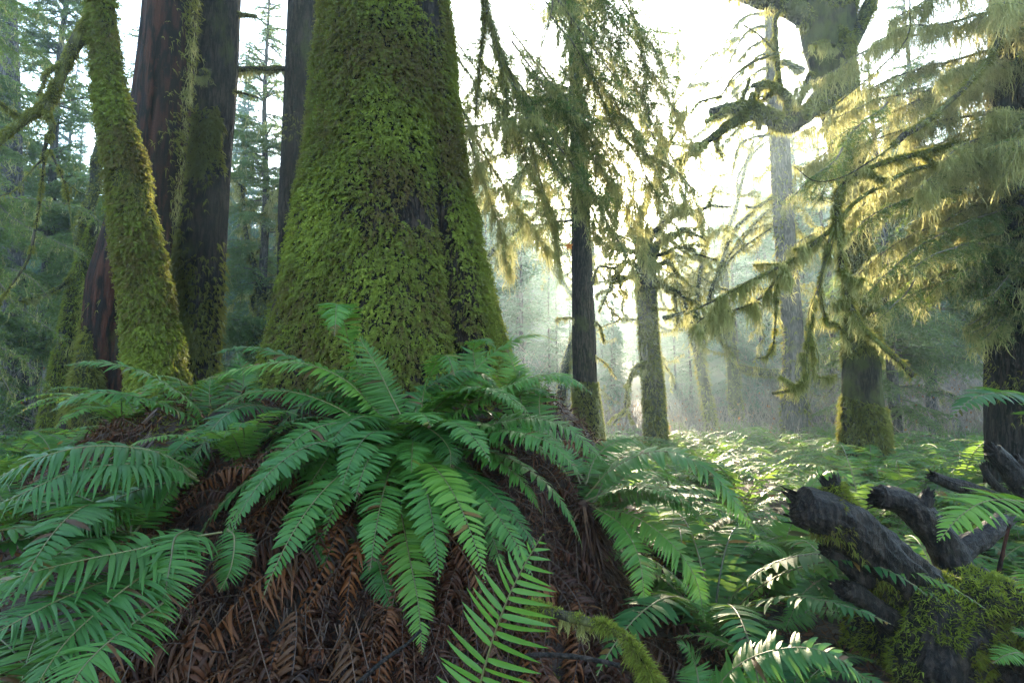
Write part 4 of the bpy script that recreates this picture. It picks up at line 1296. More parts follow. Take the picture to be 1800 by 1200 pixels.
for i in range(14):
    az = -math.pi * (.06 + .88 * (i + rng.random()) / 14)
    auto_frond(fA, cA + np.array([math.cos(az) * .15, math.sin(az) * .15, -.06]), az, rng.uniform(-.1, .55), rng.uniform(-1.45, -.9), rng.uniform(.55, .95), 150 + i, .105, 46)
for i in range(96):
    az = rng.uniform(-2.85, .1)
    st = rng.uniform(.05, .6)
    b0 = cA + np.array([math.cos(az) * st * .7, math.sin(az) * st * .7, 0])
    b0[2] = float(ground_z(b0[0], b0[1])) + rng.uniform(.04, .16)
    dead_frond(fA, b0, az, rng.uniform(.7, 1.25), rng, rng.uniform(.02, .09) if i % 4 else .10, rng.uniform(.04, .07) if i % 4 else .068, neat=i % 4 == 0)

# B: fern on the left shoulder of the mound
cB = at(385, 770, 3.0)
fB = thing("sword_fern", "large sword fern with long level fronds in front of the slender mossy trunk", "fern", cB)
Bl = [
    ([(385, 765, 3.0), (350, 720, 2.95), (300, 680, 2.85), (240, 650, 2.75), (170, 636, 2.65), (110, 642, 2.6)], .12),
    ([(380, 770, 3.0), (340, 735, 2.9), (270, 705, 2.75), (190, 690, 2.6), (130, 698, 2.55), (88, 724, 2.5)], .13),
    ([(560, 735, 3.0), (500, 722, 2.9), (440, 712, 2.75), (390, 735, 2.65), (350, 790, 2.6), (322, 838, 2.55)], .12),
    ([(385, 770, 3.0), (372, 730, 3.0), (368, 690, 3.0), (372, 660, 3.0)], .10),
    ([(430, 760, 3.1), (425, 700, 3.15), (428, 660, 3.15), (415, 620, 3.15)], .11),
    ([(400, 800, 2.9), (330, 790, 2.7), (250, 800, 2.55), (200, 850, 2.45)], .11),
    ([(420, 780, 3.0), (470, 760, 2.9), (520, 770, 2.8), (560, 800, 2.7)], .10),
    ([(400, 790, 2.9), (420, 820, 2.75), (425, 880, 2.6), (420, 930, 2.5)], .09),
]
for i, (l, L) in enumerate(Bl):
    hero_frond(fB, l, L, 58, 40 + i, ov=1.2)
rng = RNG(81)
for i in range(12):
    auto_frond(fB, cB + np.array([0, .05, -.05]), rng.uniform(0, 6.28), rng.uniform(.4, 1.0), rng.uniform(-.9, -.2), rng.uniform(.5, .85), 30 + i, .10, 34)
for i in range(8):
    az = rng.uniform(-2.9, -.3)
    auto_frond(fB, cB + np.array([0, 0, -.05]), az, rng.uniform(-.1, .5), rng.uniform(-1.4, -.8), rng.uniform(.5, .85), 170 + i, .105, 44)
for i in range(34):
    az = rng.uniform(-3.0, -.3)
    b0 = cB + np.array([math.cos(az) * .3, math.sin(az) * .3, 0]); b0[2] = float(ground_z(b0[0], b0[1])) + .1
    dead_frond(fB, b0, az, rng.uniform(.6, 1.0), rng, .05)

# C: near left ferns, big and dark
cC = at(345, 835, 2.35)
fC = thing("sword_fern", "dark near fern with two long level fronds reaching the left edge", "fern", cC)
Cl = [
    ([(345, 835, 2.4), (290, 800, 2.3), (230, 786, 2.2), (150, 785, 2.1), (60, 808, 2.0), (-40, 860, 1.95)], .17),
    ([(350, 845, 2.35), (300, 822, 2.25), (220, 815, 2.1), (130, 828, 2.0), (50, 862, 1.9), (-40, 905, 1.85)], .16),
    ([(340, 850, 2.35), (280, 850, 2.3), (200, 880, 2.2), (120, 940, 2.1), (60, 1000, 2.0)], .13),
    ([(345, 840, 2.4), (300, 815, 2.45), (230, 812, 2.45), (160, 850, 2.4)], .11),
]
for i, (l, L) in enumerate(Cl):
    hero_frond(fC, l, L * .88, 52, 60 + i, droop=.34, brown=.02, ov=1.35, rnd0=.05 + .12 * i)
rng = RNG(82)
for i in range(12):
    auto_frond(fC, cC + np.array([-.25, 0, -.25]), rng.uniform(1.6, 5.0), rng.uniform(.3, .9), rng.uniform(-.9, -.2), rng.uniform(.6, .9), 50 + i, .12, 36, brown=.03)

cE = at(330, 955, 2.0)
fE = thing("sword_fern", "near fern low at the left with broad dark glossy fronds and brown spots", "fern", cE)
El = [
    ([(390, 935, 2.05), (330, 945, 1.95), (240, 965, 1.85), (140, 985, 1.75), (40, 1010, 1.65), (-60, 1050, 1.6)], .17),
    ([(330, 930, 2.0), (308, 945, 1.9), (300, 985, 1.82), (290, 1040, 1.78), (274, 1102, 1.75)], .105),
    ([(290, 985, 1.9), (225, 1030, 1.75), (165, 1080, 1.65), (110, 1135, 1.58), (60, 1210, 1.5)], .15),
    ([(250, 1000, 1.9), (160, 1030, 1.75), (70, 1070, 1.6), (-30, 1125, 1.5)], .16),
    ([(400, 930, 2.1), (412, 945, 2.05), (405, 1000, 2.0), (385, 1040, 1.97)], .07),
    ([(300, 1050, 1.8), (200, 1120, 1.6), (140, 1180, 1.5), (110, 1240, 1.45)], .13),
]
for i, (l, L) in enumerate(El):
    hero_frond(fE, l, L * .88, 46, 70 + i, droop=.22, brown=.025, jit=.10, ov=1.35, rnd0=.05 + .1 * i)
rng = RNG(83)
for i in range(14):
    auto_frond(fE, np.array([-1.55, 2.05, .25]) + rng.normal(size=3) * .1, rng.uniform(1.4, 5.4), rng.uniform(.1, .9), rng.uniform(-.9, -.1), rng.uniform(.5, .9), 70 + i, .11, 34, brown=.05)
for i in range(44):
    az = rng.uniform(-2.9, -.6)
    b0 = at(rng.uniform(300, 640), rng.uniform(880, 1000), 2.25)
    b0[2] = float(ground_z(b0[0], b0[1])) + .1
    dead_frond(fE, b0, az, rng.uniform(.6, 1.0), rng, .06 if i % 4 else .11, .06 if i % 4 else .068, neat=i % 4 == 0)

# D: sunlit fern at the right shoulder of the mound
cD = at(1025, 875, 3.0)
fD = thing("sword_fern", "sunlit fern on the right slope of the mound with one long arched frond", "fern", cD)
Dl = [
    ([(1030, 872, 3.0), (1075, 825, 2.95), (1140, 795, 2.9), (1200, 800, 2.85), (1260, 840, 2.8), (1305, 900, 2.75), (1338, 955, 2.72)], .125),
    ([(1030, 880, 3.0), (1080, 862, 2.95), (1150, 860, 2.9), (1210, 890, 2.85), (1250, 930, 2.8)], .10),
    ([(1040, 890, 3.0), (1110, 905, 2.9), (1170, 945, 2.8), (1220, 1010, 2.75), (1240, 1095, 2.7)], .11),
    ([(1035, 885, 3.0), (1090, 920, 2.85), (1120, 970, 2.75), (1130, 1020, 2.7), (1132, 1072, 2.68)], .085),
    ([(1020, 850, 3.05), (1000, 800, 3.1), (960, 760, 3.1), (900, 740, 3.1)], .10),
    ([(1030, 850, 3.1), (1050, 800, 3.2), (1100, 770, 3.25), (1150, 790, 3.3)], .10),
    ([(960, 780, 3.3), (948, 720, 3.35), (955, 680, 3.35), (985, 660, 3.3), (1010, 690, 3.25)], .10),
    ([(930, 770, 3.3), (915, 700, 3.4), (905, 650, 3.45), (890, 610, 3.5)], .12),
    ([(905, 780, 3.3), (870, 720, 3.4), (840, 660, 3.5), (832, 610, 3.5), (850, 595, 3.4), (872, 612, 3.3)], .11),
]
for i, (l, L) in enumerate(Dl):
    hero_frond(fD, l, L, 54, 90 + i)
rng = RNG(84)
for i in range(14):
    auto_frond(fD, cD + np.array([.05, .05, -.08]), rng.uniform(-1.7, 1.9), rng.uniform(.3, 1.0), rng.uniform(-.9, -.2), rng.uniform(.5, .85), 90 + i, .10, 34)
for i in range(74):
    az = rng.uniform(-2.2, .6)
    b0 = at(rng.uniform(800, 1060), rng.uniform(760, 890), rng.uniform(2.75, 3.25))
    b0[2] = float(ground_z(b0[0], b0[1])) + .06
    dead_frond(fD, b0, az, rng.uniform(.7, 1.25), rng, rng.uniform(.02, .08) if i % 4 else .10, rng.uniform(.04, .065) if i % 4 else .065, neat=i % 4 == 0)

# F: single fresh frond close to the camera
fF = thing("sword_fern", "fresh bright frond with widely spaced leaflets rising from the bottom edge", "fern", at(840, 1330, 1.45))
hero_frond(fF, [(815, 1330, 1.46), (835, 1240, 1.46), (858, 1150, 1.45), (885, 1070, 1.43), (915, 1005, 1.42), (952, 942, 1.40)], .112, 25, 120, droop=.30, brown=.0, rnd0=.45, up=np.array([-.25, -.9, .35]), wd=.115, start=.02, jit=.10)
hero_frond(fF, [(810, 1340, 1.5), (780, 1290, 1.55), (740, 1240, 1.6)], .10, 24, 121)
hero_frond(fF, [(830, 1340, 1.5), (860, 1300, 1.55), (900, 1290, 1.6)], .09, 24, 122)

# right foreground ferns
def named_fern(label, base, fr, seed, npairs=38, auto=0, ln=.7, **kw):
    f = thing("sword_fern", label, "fern", base)
    for i, (l, L) in enumerate(fr):
        hero_frond(f, l, L, npairs, seed + i, **kw)
    rng = RNG(seed)
    for i in range(auto):
        auto_frond(f, np.asarray(base), rng.uniform(0, 6.28), rng.uniform(.4, 1.1), rng.uniform(-.8, -.1), ln * rng.uniform(.7, 1.15), seed + i, .09, 30)
    return f

named_fern("fern at the bottom edge whose white edged bright green frond arches left of the stump", at(1240, 1230, 2.2), [
    ([(1235, 1240, 2.2), (1290, 1175, 2.15), (1350, 1145, 2.1), (1420, 1138, 2.05), (1480, 1160, 2.0), (1535, 1205, 2.0)], .10),
    ([(1240, 1235, 2.25), (1280, 1200, 2.3), (1330, 1190, 2.3), (1380, 1220, 2.3)], .08),
    ([(1230, 1230, 2.25), (1225, 1180, 2.3), (1210, 1140, 2.3), (1190, 1130, 2.3)], .07)], 200)
named_fern("fern under the broken left stub of the stump with one frond pointing down", at(1420, 1030, 3.2), [
    ([(1430, 1060, 3.2), (1450, 1030, 3.1), (1490, 1060, 3.0), (1530, 1110, 2.9), (1556, 1160, 2.85)], .09),
    ([(1500, 1010, 3.2), (1450, 1015, 3.1), (1410, 1045, 3.05), (1380, 1105, 3.0)], .085),
    ([(1430, 1060, 3.3), (1410, 1080, 3.2), (1370, 1095, 3.1), (1340, 1090, 3.0)], .07),
    ([(1430, 1050, 3.3), (1400, 1000, 3.4), (1360, 960, 3.4), (1310, 960, 3.3)], .08)], 210, auto=4)
named_fern("tall golden green fern arching over the broken end of the stump", at(1340, 1085, 3.7), [
    ([(1335, 1085, 3.7), (1370, 990, 3.7), (1395, 910, 3.7), (1425, 855, 3.65), (1470, 828, 3.6), (1525, 862, 3.5)], .125),
    ([(1335, 1085, 3.7), (1390, 1000, 3.7), (1440, 940, 3.65), (1490, 935, 3.6), (1520, 960, 3.6)], .11),
    ([(1335, 1085, 3.7), (1330, 1000, 3.8), (1310, 930, 3.8), (1270, 890, 3.75), (1220, 900, 3.7)], .11),
    ([(1330, 1085, 3.7), (1290, 1000, 3.7), (1240, 960, 3.6), (1190, 980, 3.5), (1170, 1010, 3.5)], .11),
    ([(1335, 1085, 3.7), (1300, 1050, 3.5), (1260, 1050, 3.3), (1230, 1090, 3.2)], .10)], 220, auto=5, rnd0=1.3)
named_fern("near fern at the right edge with a bright frond pointing left over the stump", at(1880, 960, 2.3), [
    ([(1880, 950, 2.3), (1835, 895, 2.25), (1790, 880, 2.2), (1735, 880, 2.15), (1690, 905, 2.1), (1650, 950, 2.08)], .12),
    ([(1890, 960, 2.3), (1850, 880, 2.3), (1880, 830, 2.3)], .09),
    ([(1890, 980, 2.3), (1840, 1000, 2.2), (1810, 1050, 2.1)], .09)], 230, rnd0=1.2)
named_fern("fern at the right edge with one high pale frond drooping in front of orange shrubs", at(1900, 860, 2.5), [
    ([(1900, 850, 2.5), (1860, 740, 2.45), (1820, 700, 2.4), (1760, 690, 2.35), (1710, 700, 2.3), (1672, 735, 2.28)], .12),
    ([(1900, 860, 2.5), (1920, 780, 2.4), (1960, 760, 2.4)], .09)], 240)
named_fern("small fern in the lower right corner beside the stump's foot", at(1830, 1190, 2.3), [
    ([(1840, 1190, 2.3), (1800, 1150, 2.25), (1770, 1150, 2.2), (1745, 1165, 2.18)], .07),
    ([(1840, 1190, 2.3), (1815, 1120, 2.3), (1780, 1110, 2.3)], .06)], 250)

# woody crowns of the big ferns, from the ground up to where the fronds leave
def crown_base(root, seed):
    p = ORG[root.name]
    gz = float(ground_z(p[0], p[1]))
    if p[2] - gz < .05:
        return
    mb = MB()
    pts = catmull([np.array([p[0], p[1] + .06, gz - .1]), np.array([p[0] + .02, p[1] + .04, (gz + p[2]) / 2]), p - Z * .02], 10)
    tube(mb, pts, np.linspace(.15, .02, 10), 14, rough=.5, freq=14, seed=seed)
    P_, N_ = on_tube(pts, np.linspace(.15, .02, 10), 900, RNG(seed))
    tufts(mb, P_, N_, 2, .10, .010, 1.1, RNG(seed + 1))
    mb.build("root_crown", M['dead_fern'], root)

for i, f in enumerate((fA, fB, fD)):
    crown_base(f, 400 + i)

# --- fern field: copies of a few plants
def fern_plant(seed, nf, fl, npairs, L, far=False):
    rng = RNG(13000 + seed)
    mbs = []
    for i in range(nf):
        az = 2 * math.pi * i / nf + rng.normal() * .35
        p, up = arch(np.zeros(3), az, rng.uniform(.85, 1.38), rng.uniform(-1.0, -.25), fl * rng.uniform(.8, 1.2), 16 if far else 22, rng.normal() * .3)
        mb = MB()
        frond(mb, p, up, L * rng.uniform(.85, 1.1), npairs, rng, prof=(.75, 1, .12) if far else (.6, 1, .75, .1), fold=0 if far else .08, wd=.22, rw=.006, brown=.02, rnd0=rng.random() * 1.3)
        mbs.append(mb)
    return mbs

def merge(mbs):
    o = MB()
    for m_ in mbs:
        for v, f, mi, a in zip(m_.v, m_.f, m_.m, m_.a):
            pass
        off = o.n
        o.v += m_.v; o.a += m_.a; o.m += m_.m
        o.f += [f + off for f in m_.f]
        o.n += m_.n
    return o

STUMP = np.array([2.5, 3.1])
rng = RNG(90)
cand = []
tries = 0
fixed = [(1.25, 3.6), (1.7, 3.2)]
while tries < 60000 and len(cand) < 285:
    tries += 1
    y = 2.25 + 12.2 * rng.random() ** .85
    x = rng.uniform(-.98, 1.0) * y
    gz = float(ground_z(x, y))
    if (x > -1 and gz > .32) or (x < .95 and y < 3.0):
        continue
    if x < -1 and y < 3.6:
        continue
    if -3.1 < x < .7 and y < 8:
        continue
    if -5.2 < x <= -3.1 and 4.6 < y < 6.8:
        continue
    if np.hypot(x - 2.45, y - 3.0) < .62 and x > 1.7:
        continue
    if (1.45 < x < 2.4 and 2.6 < y < 3.35) or (x > 1.2 and y < 2.9):
        continue
    md = .56 + .018 * y
    if any((x - a) ** 2 + (y - b_) ** 2 < md * md for a, b_ in cand):
        continue
    cand.append((x, y))
cand.sort(key=lambda q: q[1])
LF1 = "sword fern among many in the fern field, close enough to show each leaflet"
LF2 = "sword fern among many in the pale fern field behind the stump"
near_src = []
for s in range(4):
    f = thing("sword_fern", LF1, "fern", (0, 0, 0), "ferns in the near fern field")
    for m_ in fern_plant(s, 13, .92, 36, .115):
        m_.build("frond", [M['fern_far'], M['rachis']], f)
    near_src.append([f, False])
far_src = []
for s in range(4):
    ob = merge(fern_plant(20 + s, 13, 1.12, 32, .125, True)).build("sword_fern", [M['fern_far'], M['rachis']])
    tag(ob, LF2, "fern", "ferns in the far fern field")
    far_src.append([ob, False])
SMALL = [(.0, 3.5), (-2.1, 3.1), (-2.6, 3.3), (-2.9, 2.8), (-3.0, 4.0), (-3.9, 3.6), (-2.4, 3.9), (-2.0, 3.7), (-2.35, 2.75), (-2.75, 2.45), (-1.75, 2.65), (-3.3, 3.0), (-1.25, 2.7), (-3.4, 3.6)]
cand = SMALL + cand
for i, (x, y) in enumerate(cand):
    loc = (x, y, float(ground_z(x, y)) - .03)
    s = rng.uniform(.6, 1.3) if i >= len(SMALL) else .58
    lst = near_src if y < 5.2 else far_src
    src_ = lst[i % 4]
    if not src_[1]:
        src_[0].location = loc; src_[0].rotation_euler = (0, 0, rng.random() * 6.28); src_[0].scale = (s, s, s)
        src_[1] = True
    else:
        copy_tree(src_[0], loc, rng.random() * 6.28, s)
# fern cover further off, merged
gc = MB()
base_pl = [merge(fern_plant(30 + s, 12, .8, 12, .12, True)) for s in range(3)]
rng = RNG(91)
for i in range(330):
    y = rng.uniform(14.3, 23)
    x = rng.uniform(-.95, .98) * y
    m_ = base_pl[i % 3]
    a = rng.random() * 6.28
    s = rng.uniform(.8, 1.2)
    Vv = np.concatenate(m_.v) * s
    Vv = np.stack([Vv[:, 0] * math.cos(a) - Vv[:, 1] * math.sin(a) + x, Vv[:, 0] * math.sin(a) + Vv[:, 1] * math.cos(a) + y, Vv[:, 2] + float(ground_z(x, y))], 1)
    off = gc.n
    gc.v.append(Vv); gc.a.append(np.concatenate(m_.a)); gc.n += len(Vv)
    gc.f += [f + off for f in m_.f]; gc.m += m_.m
tag(gc.build("fern_cover", [M['fern_far'], M['rachis']]), "low fern cover merging under the bare shrubs at the back of the field", "ferns", kind='stuff')

# ----------------------------------------------------------------- bare shrubs with dead leaves
rng = RNG(95)
th_ = MB()
n = 5200
y = rng.uniform(12.5, 30, n)
x = rng.uniform(-1.0, 1.05, n) * y
ok = ~((x > -5) & (x < 0.2) & (y < 9))
x, y = x[ok], y[ok]
n = len(x)
B = np.stack([x, y, ground_z(x, y) - .05], 1)
D = nrm(Z + rng.normal(size=(n, 3)) * np.array([.28, .28, .05]))
L = rng.uniform(.9, 2.2, n) * (1 + .055 * np.clip(y - 13, 0, 14))
L = L * np.where(np.abs(x - .152 * y - 2.0) < 5.0, .48, 1.0)
bd = rng.normal(size=(n, 3)) * np.array([.22, .22, .02])
wdt = .011 + y * .0006
blades(th_, B, D, nrm(np.cross(D, rng.normal(size=(n, 3)))), L, wdt, (1, .85, .65, .4, .15), bd, rnd=rng.random(n))
N_ = np.tile(np.array([0, 1.0, 0]), (n, 1)) + rng.normal(size=(n, 3)) * .8
B2, D2, L2, N2 = sub(B, D, L, nrm(N_), .22, .28, .7, -.05, rng, .3, .25)
blades(th_, B2, D2, nrm(np.cross(D2, rng.normal(size=D2.shape))), L2, .010 + B2[:, 1] * .0004, (1, .7, .3), rng.normal(size=D2.shape) * .15, rnd=rng.random(len(B2)))
tag(th_.build("bare_undergrowth", M['bare_twig']), "purplish grey thicket of bare shrub stems at the back of the fern field", "thicket", kind='stuff')
lv = MB()
k = rng.integers(0, len(B2), 3600)
C = B2[k] + D2[k] * (L2[k] * rng.random(len(k)))[:, None]
C = C[C[:, 1] < 26]
D = nrm(rng.normal(size=C.shape) - Z * .6)
blades(lv, C, D, nrm(np.cross(D, rng.normal(size=C.shape))), rng.uniform(.03, .085, len(C)), rng.uniform(.03, .07, len(C)), (.2, 1, .8, .1), -Z * np.full((len(C), 1), .3), fold=.25, rnd=rng.random(len(C)) ** 2)
n = 520
y = rng.uniform(6, 22, n); x = rng.uniform(-1, 1.0, n) * y
gz = ground_z(x, y)
C = np.stack([x, y, gz + rng.uniform(.02, .42, n)], 1)
D = nrm(rng.normal(size=C.shape) * np.array([1, 1, .4]))
blades(lv, C, D, nrm(np.cross(D, Z + rng.normal(size=C.shape) * .3)), rng.uniform(.05, .11, n), rng.uniform(.04, .08, n), (.2, 1, .8, .1), fold=.15, rnd=rng.random(n) * .6)
tag(lv.build("dead_leaves", M['orange_leaf']), "orange brown dead maple leaves caught in the bare shrubs", "leaves", kind='stuff')

# ----------------------------------------------------------------- litter, moss and twigs on the mound
rng = RNG(96)
lt = MB()
n = 30000
x = rng.uniform(-4, 4.6, n); y = rng.uniform(1.0, 6.5, n)
C = np.stack([x, y, ground_z(x, y) + rng.uniform(-.01, .05, n)], 1)
D = nrm(rng.normal(size=C.shape) * np.array([1, 1, .35]))
blades(lt, C, D, nrm(np.cross(D, Z + rng.normal(size=C.shape) * .5)), rng.uniform(.025, .09, n), rng.uniform(.006, .02, n), (.4, 1, .8, .1), rng.normal(size=C.shape) * .3, fold=.12, rnd=rng.random(n))
n = 1500
x = rng.uniform(-3, 3.6, n); y = rng.uniform(1.2, 5, n)
C = np.stack([x, y, ground_z(x, y) + rng.uniform(.0, .06, n)], 1)
D = nrm(rng.normal(size=C.shape) * np.array([1, 1, .5]) - Z * .3)
blades(lt, C, D, nrm(np.cross(D, Z + rng.normal(size=C.shape) * .5)), rng.uniform(.1, .4, n), rng.uniform(.003, .007, n), (1, .9, .7, .4), rng.normal(size=C.shape) * .1, rnd=rng.uniform(.5, 1, n))
lt_extra = lt
n = 22000
x = rng.uniform(-3, 1.2, n); y = rng.uniform(1.2, 4.0, n)
C = np.stack([x, y, ground_z(x, y) + rng.uniform(-.01, .05, n)], 1)
D = nrm(rng.normal(size=C.shape) * np.array([1, 1, .5]) - Z * .2)
blades(lt_extra, C, D, nrm(np.cross(D, Z + rng.normal(size=C.shape) * .6)), rng.uniform(.02, .08, n), rng.uniform(.004, .014, n), (.4, 1, .8, .1), rng.normal(size=C.shape) * .4, fold=.15, rnd=rng.random(n) ** 1.3)
tag(lt.build("leaf_litter", M['litter']), "brown leaf litter and dead stems covering the mound and forest floor", "litter", kind='stuff')
ms = MB()
n = 12000
x = rng.uniform(-3.2, 1.3, n); y = rng.uniform(1.3, 4.2, n)
q = np.stack([x, y, np.zeros(n)], 1)
keep = fbm(q * 1.7, 3, 71) > .16
x, y = x[keep], y[keep]
Pm = np.stack([x, y, ground_z(x, y)], 1)
tufts(ms, Pm, nrm(np.tile(np.array([.1, -.5, 1.0]), (len(x), 1))), 4, .05, .006, .5, rng, .8)
tag(ms.build("ground_moss", M['moss_dull']), "patches of dull green moss on the bank of the mound", "moss", kind='stuff')

# mossy fallen branch lower centre
fb = thing("fallen_branch", "moss covered branch sloping down the bank at the bottom, right of the fresh frond", "branch", at(1060, 1100, 1.85))
limb(fb, [(930, 1065, 1.95), (975, 1075, 1.9), (1040, 1095, 1.85), (1095, 1120, 1.8), (1130, 1165, 1.75), (1165, 1230, 1.7)], .014, .012, moss=2000, mlen=.028, mw=.0032, mdown=.45, seed=120, mmat='moss', lich=60, ll=(.02, .10), k=4)
tw = thing("fallen_twig", "dark bare twig lying below the mossy branch", "twig", at(1000, 1150, 1.75))
limb(tw, [(925, 1150, 1.75), (960, 1146, 1.72), (1010, 1150, 1.7), (1060, 1160, 1.68), (1092, 1168, 1.66)], .009, .006, moss=0, seed=121, name="stem", barkm='wet_wood')
tw = thing("fallen_twig", "thin dark twig slanting across the dead fronds left of the fresh frond", "twig", at(690, 1150, 1.75))
limb(tw, [(630, 1205, 1.7), (680, 1160, 1.74), (720, 1130, 1.78), (745, 1105, 1.8)], .006, .004, moss=0, seed=122, name="stem", barkm='wet_wood')
tw = thing("fallen_twig", "pale dry stalk standing behind the stump at the right", "twig", at(1750, 1030, 2.9))
limb(tw, [(1745, 1035, 2.9), (1762, 980, 2.9), (1775, 920, 2.9)], .010, .007, moss=0, seed=123, name="stem", barkm='bark_snag')

# ----------------------------------------------------------------- dead stump with broken limbs
st = thing("stump", "dark wet fallen stump with broken limbs and moss in the fern field at lower right", "stump", (2.35, 2.95, 0))
rng = RNG(98)
def woodlimb(name, lst, rad, seed, n=30, seg=20, rough=.3, jag=True, parent=st):
    pts = catmull(px_line(lst), n)
    pts = pts + np.stack([fbm(pts * 4 + 9 * q, 2, 60 + q + seed) for q in range(3)], 1) * .02
    rad = np.interp(np.linspace(0, 1, n), np.linspace(0, 1, len(rad)), rad)
    mb = MB()
    m_ = n * 3
    pts = catmull(pts, m_)
    rad = np.interp(np.linspace(0, 1, m_), np.linspace(0, 1, n), rad)
    srf = tube(mb, pts, rad, seg * 2, rough=rough, freq=5, seed=seed, cap=True, ridge=.14)
    if jag:      # splintered end
        e = pts[-1]; T = tangents(pts)[-1]
        kx = 50
        a = rng.random(kx) * 6.28
        s1 = nrm(np.cross(T, Z)); s2 = np.cross(T, s1)
        off = s1 * np.cos(a)[:, None] + s2 * np.sin(a)[:, None]
        rr_ = np.sqrt(rng.random(kx)) * .95
        blades(mb, e + off * (rad[-1] * rr_)[:, None] - T * .015, nrm(T + off * .1 + rng.normal(size=(kx, 3)) * .12), nrm(np.cross(T, off)), rng.uniform(.012, .05, kx) * (1 + rad[-1] * 14 * (np.cos(a * 2 + seed) > .4)), rng.uniform(.018, .04, kx), (1, .8, .15), fold=.3)
    return mb.build(name, M['wet_wood'], parent), srf

bd_, bs = woodlimb("body", [(1920, 1230, 3.0), (1830, 1170, 2.95), (1740, 1120, 2.9), (1660, 1100, 2.9), (1600, 1120, 2.9), (1570, 1190, 2.9)], [.26, .30, .30, .28, .24, .22], 1, rough=.45, jag=False, seg=36)
_, ls = woodlimb("limb", [(1665, 1105, 2.85), (1610, 1050, 2.8), (1560, 1000, 2.75), (1510, 950, 2.7), (1460, 910, 2.68), (1408, 892, 2.65)], [.21, .17, .135, .115, .10, .085], 2, seg=26, rough=.35)
_, l2s = woodlimb("limb", [(1520, 950, 2.7), (1490, 905, 2.7), (1470, 870, 2.7), (1462, 848, 2.7)], [.07, .065, .05, .045], 3)
woodlimb("limb", [(1690, 1020, 3.0), (1660, 970, 3.0), (1635, 930, 3.0), (1590, 890, 3.0), (1545, 876, 3.0)], [.10, .085, .075, .07, .06], 4)
woodlimb("limb", [(1615, 915, 3.0), (1622, 890, 2.98), (1632, 870, 2.97)], [.04, .035, .03], 5)
woodlimb("limb", [(1670, 985, 3.0), (1700, 960, 3.05), (1735, 935, 3.1), (1765, 915, 3.15)], [.07, .06, .05, .045], 6)
woodlimb("limb", [(1590, 1110, 2.7), (1540, 1070, 2.65), (1510, 1045, 2.62), (1488, 1036, 2.6)], [.07, .055, .05, .045], 7)
woodlimb("limb", [(1520, 1010, 2.72), (1480, 985, 2.7), (1452, 968, 2.7)], [.06, .045, .03], 8)
woodlimb("twig", [(1530, 940, 2.75), (1520, 910, 2.75), (1510, 895, 2.75)], [.018, .014, .006], 9, seg=8, jag=False)
_, rs1 = woodlimb("root", [(1700, 1060, 2.75), (1660, 1130, 2.65), (1640, 1200, 2.6), (1650, 1290, 2.6)], [.20, .20, .16, .12], 10, rough=.5, jag=False)
_, rs2 = woodlimb("root", [(1720, 1060, 2.8), (1790, 1080, 2.6), (1850, 1120, 2.5), (1950, 1190, 2.4)], [.17, .13, .10, .06], 11, rough=.4, jag=False)
ms = MB()
def on_srf(srf, n, lo=0.0):
    P_, d_, r_ = srf
    i = rng.integers(int(lo * (len(P_) - 1)), len(P_) - 1, n)
    j = rng.integers(0, d_.shape[1], n)
    f = rng.random(n)[:, None]
    j2 = (j + 1) % d_.shape[1]
    a_ = P_[i] + d_[i, j] * r_[i, j][:, None]
    b_ = P_[i + 1] + d_[i + 1, j2] * r_[i + 1, j2][:, None]
    return a_ * (1 - f) + b_ * f, d_[i, j]

for srf, n_m, up_, thr in ((bs, 17000, -.5, -.16), (rs1, 9000, -.9, -.08), (rs2, 7000, -.6, -.15)):
    p_, n_ = on_srf(srf, n_m)
    keep = (n_[:, 2] > up_) & (fbm(p_ * 4, 3, 44) > thr - .35 * (n_[:, 2] > .4) + .15 * (n_[:, 2] < 0))
    p_, n_ = p_[keep], n_[keep]
    tufts(ms, p_, n_, 3, .03, .0042, .4, rng, .7, rnd=np.clip(.28 + .3 * (n_[:, 2] > .35) + rng.normal(size=len(p_)) * .2, 0, 1))
p_, n_ = on_srf(ls, 4000)
keep = fbm(p_ * 5, 3, 45) > .27
tufts(ms, p_[keep], n_[keep], 3, .028, .004, .4, rng, .7, rnd=rng.random(int(keep.sum())) * .5)
p_, n_ = on_srf(l2s, 900, .55)
tufts(ms, p_, n_, 3, .028, .004, .3, rng, .7)
ms.build("moss", M['moss'], st)

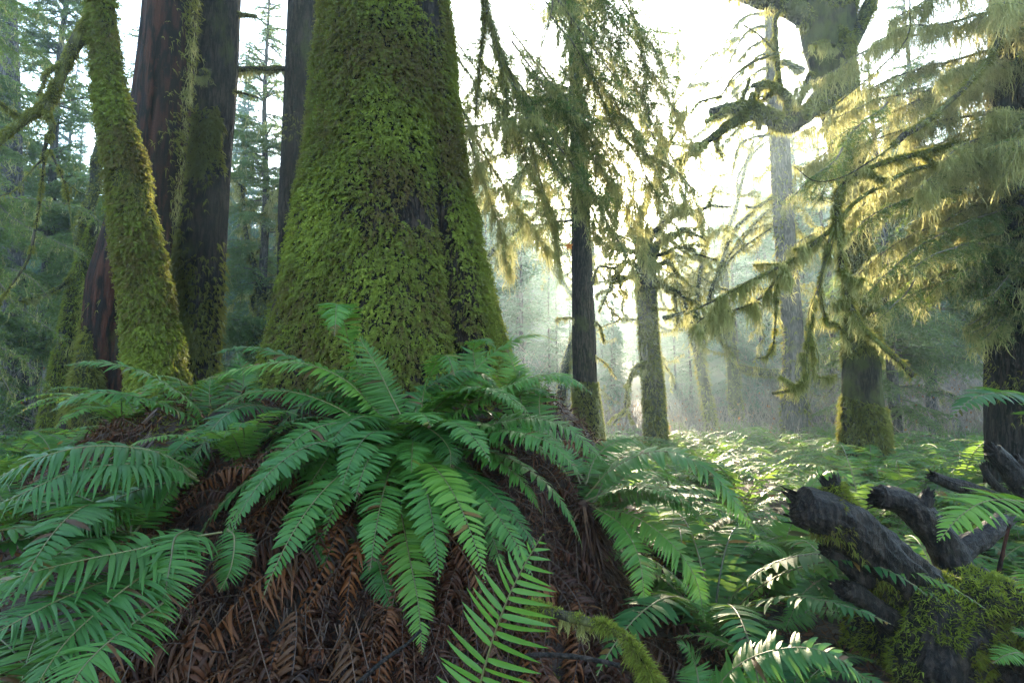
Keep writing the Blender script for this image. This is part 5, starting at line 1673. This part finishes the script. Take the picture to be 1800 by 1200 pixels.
s2 = thing("stump", "second dark dead wood with broken branches behind the main one, at the right edge", "stump", (3.6, 3.9, .3))
woodlimb("limb", [(1900, 930, 3.9), (1830, 880, 3.9), (1790, 845, 3.9), (1768, 815, 3.9), (1745, 788, 3.9)], [.16, .11, .085, .065, .055], 20, parent=s2)
woodlimb("limb", [(1830, 900, 3.9), (1760, 878, 3.85), (1700, 860, 3.8), (1640, 838, 3.75)], [.07, .05, .042, .035], 21, parent=s2)
woodlimb("limb", [(1790, 890, 3.9), (1765, 862, 3.88), (1745, 840, 3.86), (1732, 822, 3.85)], [.035, .03, .025, .02], 22, parent=s2)
woodlimb("limb", [(1785, 840, 3.9), (1800, 820, 3.9), (1790, 808, 3.9)], [.03, .025, .02], 23, parent=s2)
woodlimb("root", [(1850, 890, 3.9), (1880, 960, 3.9), (1900, 1050, 3.9)], [.14, .2, .25], 24, parent=s2, jag=False)

# lone orange leaf caught in the lichen right of the huge trunk
lf_ = MB()
c = at(1000, 433, 5.4)
a = np.linspace(0, 2 * math.pi, 5, endpoint=False) + .4
D = np.stack([np.cos(a), a * 0 - .3, np.sin(a)], 1)
blades(lf_, np.tile(c, (5, 1)), nrm(D), nrm(np.cross(D, np.array([0, 1.0, 0]))), np.full(5, .045), np.full(5, .03), (.4, 1, .7, .1), fold=.2, rnd=.9)
tag(lf_.build("maple_leaf", M['orange_leaf']), "single orange maple leaf hanging in the lichen right of the huge trunk", "leaf")

# ----------------------------------------------------------------- haze
hb = MB()
x0, x1, y0, y1, z0, z1 = -175, 175, -42, 180, -4, 68
V = np.array([(x, y, z) for z in (z0, z1) for y in (y0, y1) for x in (x0, x1)], float)
hb.add(V, np.array([(0, 2, 3, 1), (4, 5, 7, 6), (0, 1, 5, 4), (2, 6, 7, 3), (0, 4, 6, 2), (1, 3, 7, 5)]), .5)
m, nt_, out = mat("haze")
pv = nt_.nodes.new("ShaderNodeVolumePrincipled")
pv.inputs['Color'].default_value = (.70, .92, 1.0, 1)
pv.inputs['Density'].default_value = HAZE_DENSITY
pv.inputs['Anisotropy'].default_value = .66
nt_.links.new(pv.outputs[0], out.inputs['Volume'])
tag(hb.build("haze", m, smooth=False), "thin bright mist filling the forest", "haze", kind='stuff')
